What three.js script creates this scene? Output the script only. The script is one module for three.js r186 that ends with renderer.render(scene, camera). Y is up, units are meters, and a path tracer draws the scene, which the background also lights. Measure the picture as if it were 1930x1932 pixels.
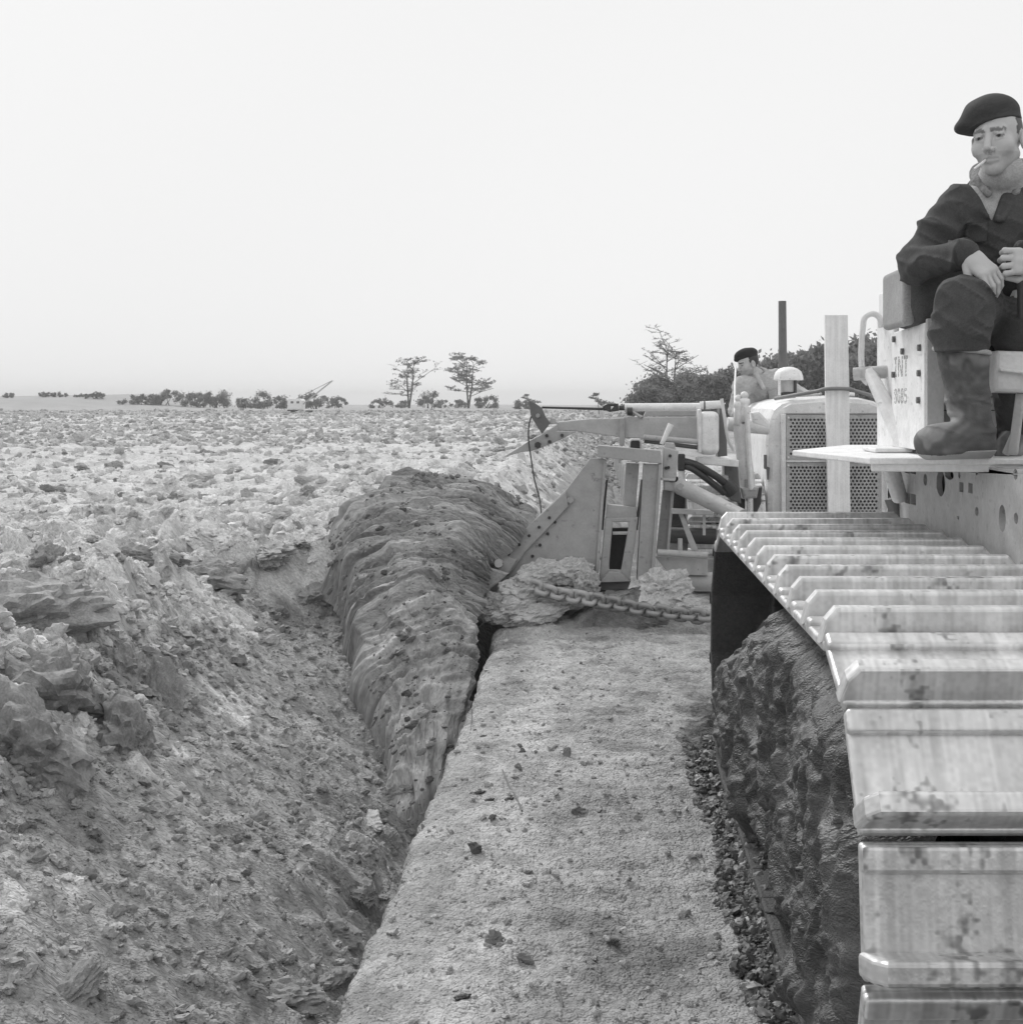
import * as THREE from 'three';
import { RoundedBoxGeometry } from 'three/addons/geometries/RoundedBoxGeometry.js';
import { mergeGeometries, mergeVertices, toCreasedNormals } from 'three/addons/utils/BufferGeometryUtils.js';
import { ConvexGeometry } from 'three/addons/geometries/ConvexGeometry.js';

// ---------------------------------------------------------------- camera, sky, sun, exposure
const EYE = 1.45;                       // camera height above the unploughed land, metres
const scene = new THREE.Scene();
const camera = new THREE.PerspectiveCamera(40.98, 1022 / 1024, 0.1, 6000);
camera.position.set(0, EYE, 0);
camera.lookAt(0, EYE, -10);
camera.setViewOffset(1022, 1024, -87.4, 108.1, 1022, 1024);   // rising front and shift: verticals stay upright
const renderer = new THREE.WebGLRenderer({ antialias: true });
renderer.toneMapping = THREE.LinearToneMapping;
renderer.toneMappingExposure = 1.35;
renderer.shadowMap.enabled = true;

// even white overcast
const skyW = 256, skyH = 128, skyData = new Float32Array(skyW * skyH * 4);
for (let j = 0; j < skyH; j++) for (let i = 0; i < skyW; i++) {
  const a = i / skyW * Math.PI * 2, e = (j / skyH - 0.5) * Math.PI;
  const c = 0.69 + 0.014 * Math.sin(a * 2 + 1.2) * Math.cos(e) + 0.009 * Math.sin(a * 5 + e * 4) * Math.cos(e) + 0.008 * Math.sin(a * 9 - e * 7) * Math.cos(e);
  const k = (j * skyW + i) * 4;
  skyData[k] = c; skyData[k + 1] = c; skyData[k + 2] = c; skyData[k + 3] = 1;
}
const sky = new THREE.DataTexture(skyData, skyW, skyH, THREE.RGBAFormat, THREE.FloatType);
sky.mapping = THREE.EquirectangularReflectionMapping; sky.magFilter = THREE.LinearFilter; sky.minFilter = THREE.LinearFilter; sky.needsUpdate = true;
scene.background = sky; scene.environment = sky;

const sun = new THREE.DirectionalLight(0xffffff, 1.5);
sun.position.set(-9, 17, -24); sun.target.position.set(0, 0, -8);
sun.castShadow = true; sun.shadow.radius = 26; sun.shadow.mapSize.set(2048, 2048);
Object.assign(sun.shadow.camera, { left: -30, right: 30, top: 30, bottom: -30, near: 1, far: 120 });
scene.add(sun, sun.target);
scene.fog = new THREE.FogExp2(0xffffff, 0.0006);

// ---------------------------------------------------------------- helpers
let seed = 7;
const rnd = () => { seed = (seed + 0x6d2b79f5) | 0; let t = Math.imul(seed ^ (seed >>> 15), 1 | seed); t = (t + Math.imul(t ^ (t >>> 7), 61 | t)) ^ t; return ((t ^ (t >>> 14)) >>> 0) / 4294967296; };
const rr = (a, b) => a + (b - a) * rnd();
const clamp = (x, a = 0, b = 1) => Math.min(b, Math.max(a, x));
const mix = (a, b, t) => a + (b - a) * t;
const sstep = (a, b, x) => { const t = clamp((x - a) / (b - a)); return t * t * (3 - 2 * t); };
const hash = (x, y, z) => { let h = Math.imul(x, 374761393) ^ Math.imul(y, 668265263) ^ Math.imul(z, 1274126177); h = Math.imul(h ^ (h >>> 13), 1274126177); h ^= h >>> 16; return (h >>> 0) / 4294967296; };
function vnoise(x, y, z) {              // smooth value noise, -1..1
  const xi = Math.floor(x), yi = Math.floor(y), zi = Math.floor(z);
  let u = x - xi, v = y - yi, w = z - zi; u = u * u * (3 - 2 * u); v = v * v * (3 - 2 * v); w = w * w * (3 - 2 * w);
  const h = (a, b, c) => hash(xi + a, yi + b, zi + c);
  return 2 * mix(mix(mix(h(0, 0, 0), h(1, 0, 0), u), mix(h(0, 1, 0), h(1, 1, 0), u), v), mix(mix(h(0, 0, 1), h(1, 0, 1), u), mix(h(0, 1, 1), h(1, 1, 1), u), v), w) - 1;
}
function fbm(x, y, z, o = 4) { let s = 0, a = 0.5; for (let i = 0; i < o; i++) { s += a * vnoise(x, y, z); x = x * 2.03 + 7.1; y = y * 2.03 + 3.7; z = z * 2.03 + 1.9; a *= 0.5; } return s; }
// broken earth: each cell is a tilted facet, so that cell borders are steps
function facet(x, y, k) {
  const xi = Math.floor(x), yi = Math.floor(y); let W = 0, S = 0, b1 = 9, b2 = 9;
  for (let j = -1; j <= 1; j++) for (let i = -1; i <= 1; i++) {
    const cx = xi + i, cy = yi + j, px = x - cx - hash(cx, cy, k), py = y - cy - hash(cx, cy, k + 1), d = px * px + py * py;
    if (d < b1) { b2 = b1; b1 = d; } else if (d < b2) b2 = d;
    const w = Math.exp(-20 * d); W += w; S += w * ((hash(cx, cy, k + 2) - 0.5) + px * (hash(cx, cy, k + 3) - 0.5) * 1.5 + py * (hash(cx, cy, k + 4) - 0.5) * 1.5);
  }
  return S / W - 0.4 * Math.exp(-(Math.sqrt(b2) - Math.sqrt(b1)) * 9);
}
// photograph measures: point seen at (x, y) of the 1930 x 1932 view, standing d metres away
const FOCAL = 2585;
const at = (x, y, d) => new THREE.Vector3((x - 1130) / FOCAL * d, EYE - (y - 762) / FOCAL * d, -d);

const taken = {};
const numbered = (n) => { const k = taken[n] = (taken[n] ?? -1) + 1; return k ? n + '_' + String(k).padStart(3, '0') : n; };
const shade = (o) => { o.castShadow = true; o.receiveShadow = true; return o; };
function thing(name, label, category, base, group) {
  const g = new THREE.Group(); g.name = numbered(name); g.position.copy(base); g.userData = { label, category }; if (group) g.userData.group = group;
  scene.add(g); return g;
}
function part(parent, name, geometry, material, label) {     // geometry in world metres
  const o = shade(new THREE.Mesh(geometry, material)); o.name = name;
  const base = new THREE.Vector3(); for (let p = parent; p && p !== scene; p = p.parent) base.add(p.position);
  geometry.translate(-base.x, -base.y, -base.z); if (label) o.userData.label = label;
  parent.add(o); return o;
}
function single(name, label, category, geometry, material, group) {
  geometry.computeBoundingBox(); const b = geometry.boundingBox, base = new THREE.Vector3((b.min.x + b.max.x) / 2, b.min.y, (b.min.z + b.max.z) / 2);
  geometry.translate(-base.x, -base.y, -base.z);
  const o = shade(new THREE.Mesh(geometry, material)); o.name = numbered(name); o.position.copy(base); o.userData = { label, category }; if (group) o.userData.group = group;
  scene.add(o); return o;
}
function metricUV(g, s = 1) {           // box projection, uv in metres
  if (g.index) g = g.toNonIndexed();
  const p = g.attributes.position; if (!g.attributes.normal) g.computeVertexNormals();
  const uv = new Float32Array(p.count * 2), a = new THREE.Vector3(), b = new THREE.Vector3(), c = new THREE.Vector3();
  for (let i = 0; i < p.count; i += 3) {
    a.fromBufferAttribute(p, i); b.fromBufferAttribute(p, i + 1); c.fromBufferAttribute(p, i + 2);
    const n = b.clone().sub(a).cross(c.clone().sub(a)); const x = Math.abs(n.x), y = Math.abs(n.y), z = Math.abs(n.z);
    [a, b, c].forEach((v, k) => { const [u, w] = x > y && x > z ? [v.z, v.y] : y > z ? [v.x, v.z] : [v.x, v.y]; uv[(i + k) * 2] = u * s; uv[(i + k) * 2 + 1] = w * s; });
  }
  g.setAttribute('uv', new THREE.BufferAttribute(uv, 2)); return g;
}
const join = (list) => mergeGeometries(list.map((g) => { g = g.index ? g.toNonIndexed() : g; for (const n of Object.keys(g.attributes)) if (!['position', 'normal', 'uv'].includes(n)) g.deleteAttribute(n); return g; }));
// box between two points: w across (horizontal), h the other way
function beam(a, b, w, h, r = 0.006, up = new THREE.Vector3(0, 1, 0)) {
  const dir = b.clone().sub(a), L = dir.length(); dir.normalize();
  let side = new THREE.Vector3().crossVectors(up, dir); if (side.lengthSq() < 1e-4) side.set(1, 0, 0); side.normalize();
  const u = new THREE.Vector3().crossVectors(dir, side);
  const g = new RoundedBoxGeometry(w, h, L, 2, Math.min(r, w * 0.45, h * 0.45, L * 0.45));
  g.applyMatrix4(new THREE.Matrix4().makeBasis(side, u, dir).setPosition(a.clone().add(b).multiplyScalar(0.5)));
  return metricUV(g);
}
function block(x0, x1, y0, y1, d0, d1, r = 0.008) {          // axis-aligned, world X, Y and distance
  const g = new RoundedBoxGeometry(x1 - x0, y1 - y0, d1 - d0, 2, Math.min(r, (x1 - x0) * 0.45, (y1 - y0) * 0.45, (d1 - d0) * 0.45));
  g.translate((x0 + x1) / 2, (y0 + y1) / 2, -(d0 + d1) / 2); return metricUV(g);
}
function rod(a, b, r, r2 = r, n = 14) {
  const dir = b.clone().sub(a), g = new THREE.CylinderGeometry(r2, r, dir.length(), n);
  g.applyQuaternion(new THREE.Quaternion().setFromUnitVectors(new THREE.Vector3(0, 1, 0), dir.clone().normalize()));
  g.translate((a.x + b.x) / 2, (a.y + b.y) / 2, (a.z + b.z) / 2); return metricUV(g);
}
function hose(points, r, n = 40, m = 8) { return new THREE.TubeGeometry(new THREE.CatmullRomCurve3(points), n, r, m); }
// flat plate whose outline is measured at distance d and which is t thick towards the back
function plate(outline, d, t, bevel = 0.004, holes = []) {
  const to = (q) => { const v = at(q[0], q[1], d); return new THREE.Vector2(v.x, v.y); };
  const s = new THREE.Shape(outline.map(to)); for (const h of holes) s.holes.push(new THREE.Path(h.map(to)));
  const g = new THREE.ExtrudeGeometry(s, { depth: Math.max(0.001, t - 2 * bevel), bevelEnabled: bevel > 0, bevelSize: bevel, bevelThickness: bevel, bevelOffset: -bevel, bevelSegments: 2, curveSegments: 10 });
  g.translate(0, 0, -d - t + bevel); return metricUV(g);
}
function turn(g, angle, pivot) { g.translate(-pivot.x, -pivot.y, -pivot.z); g.rotateY(angle); g.translate(pivot.x, pivot.y, pivot.z); return g; }
function lathe(pts, n, base) { const g = new THREE.LatheGeometry(pts.map((p) => new THREE.Vector2(p[0], p[1])), n); g.translate(base.x, base.y, base.z); return metricUV(g); }
function bolt(p, r, h, n = new THREE.Vector3(0, 0, 1)) { const g = new THREE.CylinderGeometry(r * 0.9, r, h, 6); g.applyQuaternion(new THREE.Quaternion().setFromUnitVectors(new THREE.Vector3(0, 1, 0), n)); g.translate(p.x, p.y, p.z); return g; }

// signed distance shapes and a surface-net mesher
const dSphere = (p, c, r) => Math.hypot(p[0] - c[0], p[1] - c[1], p[2] - c[2]) - r;
const dEll = (p, c, r) => { const x = (p[0] - c[0]) / r[0], y = (p[1] - c[1]) / r[1], z = (p[2] - c[2]) / r[2], k0 = Math.hypot(x, y, z), k1 = Math.hypot(x / r[0], y / r[1], z / r[2]); return k1 < 1e-9 ? -Math.min(...r) : k0 * (k0 - 1) / k1; };
const dCap = (p, a, b, ra, rb) => { const bx = b[0] - a[0], by = b[1] - a[1], bz = b[2] - a[2], px = p[0] - a[0], py = p[1] - a[1], pz = p[2] - a[2]; const t = clamp((px * bx + py * by + pz * bz) / (bx * bx + by * by + bz * bz)); return Math.hypot(px - bx * t, py - by * t, pz - bz * t) - mix(ra, rb, t); };
const smin = (a, b, k) => { const h = clamp(0.5 + 0.5 * (b - a) / k); return mix(b, a, h) - k * h * (1 - h); };
const smax = (a, b, k) => -smin(-a, -b, k);
function surfaceNet(f, lo, hi, cell, color) {
  const n = [0, 1, 2].map((i) => Math.max(3, Math.ceil((hi[i] - lo[i]) / cell) + 1)), [nx, ny, nz] = n, F = new Float32Array(nx * ny * nz);
  const id = (i, j, k) => i + nx * (j + ny * k);
  for (let k = 0; k < nz; k++) for (let j = 0; j < ny; j++) for (let i = 0; i < nx; i++) F[id(i, j, k)] = f([lo[0] + i * cell, lo[1] + j * cell, lo[2] + k * cell]);
  const V = new Int32Array(nx * ny * nz).fill(-1), pos = [], idx = [];
  for (let k = 0; k < nz - 1; k++) for (let j = 0; j < ny - 1; j++) for (let i = 0; i < nx - 1; i++) {
    let cnt = 0, sx = 0, sy = 0, sz = 0;
    const c = []; for (let q = 0; q < 8; q++) c.push(F[id(i + (q & 1), j + (q >> 1 & 1), k + (q >> 2))]);
    for (let q = 0; q < 8; q++) for (const b of [1, 2, 4]) if (!(q & b)) { const u = c[q], w = c[q | b]; if ((u < 0) !== (w < 0)) { const t = u / (u - w); sx += (q & 1) + (b === 1 ? t : 0); sy += (q >> 1 & 1) + (b === 2 ? t : 0); sz += (q >> 2) + (b === 4 ? t : 0); cnt++; } }
    if (cnt) { V[id(i, j, k)] = pos.length / 3; pos.push(lo[0] + (i + sx / cnt) * cell, lo[1] + (j + sy / cnt) * cell, lo[2] + (k + sz / cnt) * cell); }
  }
  const quad = (a, b, c, d, flip) => { if (a < 0 || b < 0 || c < 0 || d < 0) return; flip ? idx.push(a, c, b, a, d, c) : idx.push(a, b, c, a, c, d); };
  for (let k = 1; k < nz - 1; k++) for (let j = 1; j < ny - 1; j++) for (let i = 1; i < nx - 1; i++) {
    const s = F[id(i, j, k)] < 0;
    if (s !== F[id(i + 1, j, k)] < 0) quad(V[id(i, j - 1, k - 1)], V[id(i, j, k - 1)], V[id(i, j, k)], V[id(i, j - 1, k)], !s);
    if (s !== F[id(i, j + 1, k)] < 0) quad(V[id(i - 1, j, k - 1)], V[id(i - 1, j, k)], V[id(i, j, k)], V[id(i, j, k - 1)], !s);
    if (s !== F[id(i, j, k + 1)] < 0) quad(V[id(i - 1, j - 1, k)], V[id(i, j - 1, k)], V[id(i, j, k)], V[id(i - 1, j, k)], !s);
  }
  const g = new THREE.BufferGeometry(), N = new Float32Array(pos.length), uv = new Float32Array(pos.length / 3 * 2), e = cell * 0.5;
  for (let v = 0; v < pos.length; v += 3) {
    const [x, y, z] = [pos[v], pos[v + 1], pos[v + 2]];
    const gx = f([x + e, y, z]) - f([x - e, y, z]), gy = f([x, y + e, z]) - f([x, y - e, z]), gz = f([x, y, z + e]) - f([x, y, z - e]), l = Math.hypot(gx, gy, gz) || 1;
    N[v] = gx / l; N[v + 1] = gy / l; N[v + 2] = gz / l; uv[v / 3 * 2] = x + z * 0.7; uv[v / 3 * 2 + 1] = y + z * 0.3;
  }
  g.setAttribute('position', new THREE.Float32BufferAttribute(pos, 3)); g.setAttribute('normal', new THREE.BufferAttribute(N, 3)); g.setAttribute('uv', new THREE.BufferAttribute(uv, 2)); g.setIndex(idx);
  if (color) { const C = new Float32Array(pos.length); for (let v = 0; v < pos.length; v += 3) { const q = color([pos[v], pos[v + 1], pos[v + 2]]); C[v] = C[v + 1] = C[v + 2] = q; } g.setAttribute('color', new THREE.BufferAttribute(C, 3)); }
  return g;
}

// ---------------------------------------------------------------- textures (what surfaces are made of)
function texture(size, fn, srgb) {      // fn(u, v in 0..1) gives 0..1
  const d = new Uint8Array(size * size * 4);
  for (let j = 0; j < size; j++) for (let i = 0; i < size; i++) { const c = Math.round(255 * clamp(fn(i / size, j / size))), k = (j * size + i) * 4; d[k] = d[k + 1] = d[k + 2] = c; d[k + 3] = 255; }
  const t = new THREE.DataTexture(d, size, size, THREE.RGBAFormat); t.wrapS = t.wrapT = THREE.RepeatWrapping; t.magFilter = THREE.LinearFilter; t.minFilter = THREE.LinearMipmapLinearFilter; t.generateMipmaps = true;
  if (srgb) t.colorSpace = THREE.SRGBColorSpace; t.needsUpdate = true; return t;
}
const pn = (u, v, n, k) => {            // tiling value noise, n cells per tile
  const x = u * n, y = v * n, xi = Math.floor(x), yi = Math.floor(y); let a = x - xi, b = y - yi; a = a * a * (3 - 2 * a); b = b * b * (3 - 2 * b);
  const h = (i, j) => hash((xi + i) % n, (yi + j) % n, k); return mix(mix(h(0, 0), h(1, 0), a), mix(h(0, 1), h(1, 1), a), b);
};
const pnA = (u, v, n, m, k) => {        // the same, stretched
  const x = u * n, y = v * m, xi = Math.floor(x), yi = Math.floor(y); let a = x - xi, b = y - yi; a = a * a * (3 - 2 * a); b = b * b * (3 - 2 * b);
  const h = (i, j) => hash((xi + i) % n, (yi + j) % m, k); return mix(mix(h(0, 0), h(1, 0), a), mix(h(0, 1), h(1, 1), a), b);
};
function pcell(u, v, n, k) {            // tiling crumb relief
  const x = u * n, y = v * n, xi = Math.floor(x), yi = Math.floor(y); let b = 9, h = 0;
  for (let j = -1; j <= 1; j++) for (let i = -1; i <= 1; i++) { const cx = (xi + i + n) % n, cy = (yi + j + n) % n; const d = Math.hypot(x - xi - i - hash(cx, cy, k), y - yi - j - hash(cx, cy, k + 1)); if (d < b) { b = d; h = hash(cx, cy, k + 2); } }
  return clamp(1 - b * 1.1) * (0.35 + 0.65 * h);
}
const soilBump = texture(1024, (u, v) => 0.34 * pcell(u, v, 28, 3) + 0.28 * pcell(u, v, 64, 9) + 0.2 * pcell(u, v, 140, 15) + 0.18 * pn(u, v, 230, 21));
const soilMap = texture(1024, (u, v) => 0.91 + 0.08 * (pn(u, v, 9, 31) - 0.5) + 0.12 * (pn(u, v, 37, 33) - 0.5) + 0.14 * (pn(u, v, 120, 35) - 0.5) + 0.08 * (pn(u, v, 300, 36) - 0.5) + 0.12 * (pcell(u, v, 90, 41) - 0.4), true);
const paintMap = texture(512, (u, v) => 0.93 + 0.05 * (pn(u, v, 5, 51) - 0.5) + 0.07 * (pn(u, v, 17, 52) - 0.5) + 0.05 * (pn(u, v, 90, 53) - 0.5) - 0.2 * sstep(0.84, 0.97, pn(u, v, 26, 54)) * pn(u, v, 110, 55), true);
const paintRough = texture(512, (u, v) => 0.62 + 0.3 * (pn(u, v, 8, 61) - 0.5) + 0.3 * (pn(u, v, 50, 62) - 0.5));
const paintBump = texture(512, (u, v) => 0.5 * pn(u, v, 14, 64) + 0.3 * pn(u, v, 60, 65) + 0.2 * pn(u, v, 200, 66));
const clothMap = texture(512, (u, v) => 0.84 + 0.08 * (pn(u, v, 6, 71) - 0.5) + 0.12 * (pn(u, v, 150, 72) - 0.5) + 0.05 * (pn(u, v, 30, 73) - 0.5), true);
const clothBump = texture(512, (u, v) => 0.5 + 0.25 * Math.sin(u * 400) * Math.sin(v * 400) + 0.25 * (pn(u, v, 150, 74) - 0.5));
const woodMap = texture(512, (u, v) => 0.95 + 0.06 * (pnA(u, v, 90, 3, 81) - 0.5) + 0.05 * (pnA(u, v, 23, 2, 82) - 0.5) + 0.06 * (pn(u, v, 9, 83) - 0.5) + 0.04 * (pn(u, v, 60, 84) - 0.5), true);
const wornMap = texture(1024, (u, v) => 0.9 + 0.14 * (pnA(u, v, 40, 5, 91) - 0.5) + 0.1 * (pnA(u, v, 130, 7, 98) - 0.5) + 0.08 * (pn(u, v, 14, 92) - 0.5) + 0.07 * (pn(u, v, 100, 93) - 0.5) - 0.3 * sstep(0.66, 0.86, pn(u, v, 9, 94) * 0.45 + pn(u, v, 33, 95) * 0.3 + pn(u, v, 90, 96) * 0.25), true);
const rep = (t, s) => { const c = t.clone(); c.repeat.set(s, s); c.needsUpdate = true; return c; };
const grey = (v) => new THREE.Color().setRGB(v, v, v);
const painted = (v, s = 1.3, rough = 0.75, metal = 0) => new THREE.MeshStandardMaterial({ color: grey(v), map: rep(paintMap, s), roughness: rough, roughnessMap: rep(paintRough, s), metalness: metal, bumpMap: rep(paintBump, s * 2), bumpScale: 0.0012 });
const M = {
  soil: new THREE.MeshStandardMaterial({ color: grey(1), map: soilMap, vertexColors: true, roughness: 1, bumpMap: soilBump, bumpScale: 0.022 }),
  dry: new THREE.MeshStandardMaterial({ color: grey(0.6), map: rep(soilMap, 1.7), roughness: 1, bumpMap: rep(soilBump, 1.7), bumpScale: 0.004 }),
  medium: new THREE.MeshStandardMaterial({ color: grey(0.42), map: rep(soilMap, 1.9), roughness: 1, bumpMap: rep(soilBump, 1.9), bumpScale: 0.004 }),
  moist: new THREE.MeshStandardMaterial({ color: grey(0.33), map: rep(soilMap, 1.5), roughness: 0.95, bumpMap: rep(soilBump, 1.5), bumpScale: 0.004 }),
  wet: new THREE.MeshStandardMaterial({ color: grey(0.1), map: rep(soilMap, 2), roughness: 0.62, bumpMap: rep(soilBump, 2), bumpScale: 0.002 }),
  light: painted(0.86), pale: painted(0.92, 1.7, 0.8), mid: painted(0.5, 1.5), grey: painted(0.42, 1.1, 0.8), iron: painted(0.16, 1.6, 0.7), dark: painted(0.055, 2, 0.75), black: painted(0.02, 2, 0.8),
  chrome: new THREE.MeshStandardMaterial({ color: grey(0.8), roughness: 0.25, metalness: 0.9 }),
  worn: new THREE.MeshStandardMaterial({ color: grey(0.78), map: rep(wornMap, 1.1), roughness: 0.4, metalness: 0.55, bumpMap: rep(paintBump, 1.3), bumpScale: 0.0012 }),
  mudded: new THREE.MeshStandardMaterial({ color: grey(0.09), map: rep(soilMap, 3), roughness: 0.7, bumpMap: rep(soilBump, 3), bumpScale: 0.01 }),
  chain: new THREE.MeshStandardMaterial({ color: grey(0.34), map: rep(paintMap, 5), roughness: 0.5, metalness: 0.4 }),
  rubber: painted(0.05, 3, 0.6), boot: new THREE.MeshStandardMaterial({ color: grey(0.24), map: texture(512, (u, v) => 0.7 + 0.3 * (pn(u, v, 5, 111) - 0.5) + 0.25 * sstep(0.5, 0.7, pn(u, v, 11, 112) * 0.6 + pn(u, v, 37, 113) * 0.4) + 0.15 * (pn(u, v, 70, 114) - 0.5), true), roughness: 0.85, bumpMap: rep(paintBump, 3), bumpScale: 0.002 }),
  wood: new THREE.MeshStandardMaterial({ color: grey(0.95), map: rep(woodMap, 2), roughness: 0.8, bumpMap: rep(woodMap, 2), bumpScale: 0.002 }),
  rope: painted(0.3, 8, 1), cloth: (v) => new THREE.MeshStandardMaterial({ color: grey(v), map: rep(clothMap, 2.5), roughness: 1, bumpMap: rep(clothBump, 4), bumpScale: 0.001 }),
  skin: new THREE.MeshStandardMaterial({ color: grey(1), vertexColors: true, roughness: 0.6, bumpMap: rep(paintBump, 6), bumpScale: 0.0008 }),
  leaf: new THREE.MeshPhysicalMaterial({ color: grey(0.2), roughness: 1, transmission: 0.4, thickness: 0, side: THREE.DoubleSide }), bark: new THREE.MeshStandardMaterial({ color: grey(0.06), roughness: 1 }),
};
// ---------------------------------------------------------------- the land: ploughed field, open furrow, unploughed strip, horizon
const stepIn = (d) => 1.25 * sstep(8.95, 9.75, d);                  // behind the plough the furrow lies one cut further over
const edgeAt = (d) => -0.64 + 0.03 * fbm(d * 1.7, 3.3, 0, 3) + 0.012 * vnoise(d * 14, 1, 5) - 0.03 * sstep(7, 9, d);
function rough(X, d, amp) {
  const wx = X + 0.08 * vnoise(X * 5, d * 5, 2), wd = d + 0.08 * vnoise(X * 5, d * 5, 9);
  let h = 0.15 * amp * facet(wx / 0.7, wd / 0.55, 11) + 0.13 * amp * facet(wx / 0.3, wd / 0.24, 21) * (1 - 0.55 * sstep(9.5, 13, d)) * (1 - 0.7 * sstep(22, 40, d)); const fineNear = 1 - sstep(10, 15, d);
  if (d < 15) h += 0.075 * amp * fineNear * facet(wx / 0.12, wd / 0.1, 31);
  if (d < 11) h += 0.016 * amp * facet(wx / 0.05, wd / 0.047, 41) + 0.008 * vnoise(X * 40, d * 40, 1) + 0.07 * amp * fbm(X * 9, d * 9, 6, 4);
  return h;
}
function land(X, d) {
  const s = stepIn(d), x = X - s, e = edgeAt(d);
  const hill = 3.3 * sstep(300, 350, d) * sstep(-0.275, -0.33, X / d) * (0.8 + 0.3 * vnoise(X / 22, d / 40, 4)) + 0.9 * sstep(250, 420, d) * (0.4 + 0.6 * vnoise(X / 60, 2, 3)) * (d > 250 ? 1 : 0);
  if (x > e) {                                                       // unploughed land
    const round = 0.05 * Math.exp(-(x - e) / 0.035);
    let h = -round + 0.014 * facet(X / 0.13, d / 0.11, 51) * 0.6 + 0.022 * fbm(X * 5, d * 7, 7, 4) + 0.007 * facet(X / 0.045, d / 0.04, 61);
    h += 0.006 * vnoise(X * 55, d * 55, 3);
    const inTrack = sstep(-0.27, -0.18, X + 0.05 * vnoise(d * 3, 1, 1)) * (1 - sstep(8.6, 9.2, d));
    const ph = d / 0.24 + 0.25 * vnoise(X * 4, d * 2.2, 8), fr = ph - Math.floor(ph);
    h += inTrack * (0.032 * (sstep(0.0, 0.3, fr) - sstep(0.55, 0.75, fr)) * (0.45 + 0.55 * vnoise(X * 5, d * 3, 12)) - 0.012);
    const rut = sstep(0.34, 0.5, X + 0.05 * vnoise(d * 4, 2, 2) + 0.025 * vnoise(d * 15, 5, 2)) * (1 - sstep(6, 7.5, d)) * (1 - sstep(1.1, 1.3, X));
    h = mix(h, -0.01 + 0.05 * facet(X / 0.09, d / 0.08, 71) + 0.02 * facet(X / 0.04, d / 0.04, 75), rut);
    const mound = 0.13 * Math.exp(-(((X - 0.2) / 0.5) ** 2) - ((d - 9.25) / 0.34) ** 2);
    h += mound * (1 + 0.8 * facet(X / 0.16, d / 0.16, 81));
    return h + hill;
  }
  const w = e - x;                                                   // distance into the cut
  const floor = -0.78 + 0.05 * vnoise(X * 3, d * 2, 3);
  const up = clamp((w - 0.22 - 0.08 * vnoise(d * 0.9, 3, 6)) / 1.72);
  const crest = 0.5 + 0.08 * vnoise(d * 0.45, X * 0.3, 9);
  let base = mix(floor, crest, Math.pow(up, 0.92) * (1 - 0.12 * Math.sin(up * Math.PI)));
  const field = crest - 0.16 * sstep(1.9, 9, w) + 0.07 * fbm(X * 0.35, d * 0.35, 2, 3);
  if (up >= 1) base = mix(base, field, sstep(1.7, 3.2, w));
  const onField = sstep(0.7, 1.02, up + 0.16 * vnoise(X * 1.7, d * 1.1, 6));
  const lower = 0.2 + 0.3 * sstep(0.3, 0.05, up);
  let h = base + rough(X, d, mix(lower, 0.9, onField));
  h += (1 - onField) * 0.02 * vnoise((X + d * 0.5) * 9, (d - X * 0.5) * 2.2, 5);
  const fill = sstep(7.5, 9.0, d) * (1 - sstep(9.5, 10.2, d)) * sstep(0.1, 0.35, w);   // soil already thrown over the old furrow by the share
  h = mix(h, Math.max(h, 0.02 + 0.06 * facet(X / 0.2, d / 0.2, 91)), fill);
  if (w < 0.05) h = mix(-0.06, h, sstep(0, 0.05, w));
  return h + hill;
}
function tone(X, d, h) {                                             // what the earth is made of: dry crust, moist fresh subsoil, wet mud
  const s = stepIn(d), x = X - s, e = edgeAt(d), blot = fbm(X * 2.3, d * 2.3, 20, 4), fine = vnoise(X * 19, d * 19, 8);
  if (x > e) {
    const dry = 0.44 + 0.14 * blot + 0.05 * fine, band = sstep(0.14, 0.05, Math.abs(X + 0.33 + 0.05 * vnoise(d * 1.3, 0, 4)));
    let c = dry + 0.09 * band;
    const mud = sstep(0.34, 0.43, X + 0.05 * vnoise(d * 4, 2, 2) + 0.03 * vnoise(d * 15, 5, 2) + 0.05 * fine) * (1 - sstep(6.3, 7.5, d));
    const damp = sstep(0.25, 0.6, vnoise(X * 7, d * 6, 33) + 0.5 * fine) * 0.14;
    c = mix(c - damp, 0.1 + 0.08 * (fine > 0.35 ? 1 : 0), mud);
    const grass = sstep(120, 200, d + 20 * blot);
    return mix(c, 0.3 + 0.08 * blot, grass);
  }
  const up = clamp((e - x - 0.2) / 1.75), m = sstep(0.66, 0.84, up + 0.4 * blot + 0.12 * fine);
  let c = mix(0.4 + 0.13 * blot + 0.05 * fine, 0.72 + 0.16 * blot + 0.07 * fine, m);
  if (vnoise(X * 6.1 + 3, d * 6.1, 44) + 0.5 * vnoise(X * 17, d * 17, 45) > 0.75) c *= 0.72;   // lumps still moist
  return mix(c, 0.42 + 0.1 * blot, sstep(90, 180, d + 30 * blot));
}
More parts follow.
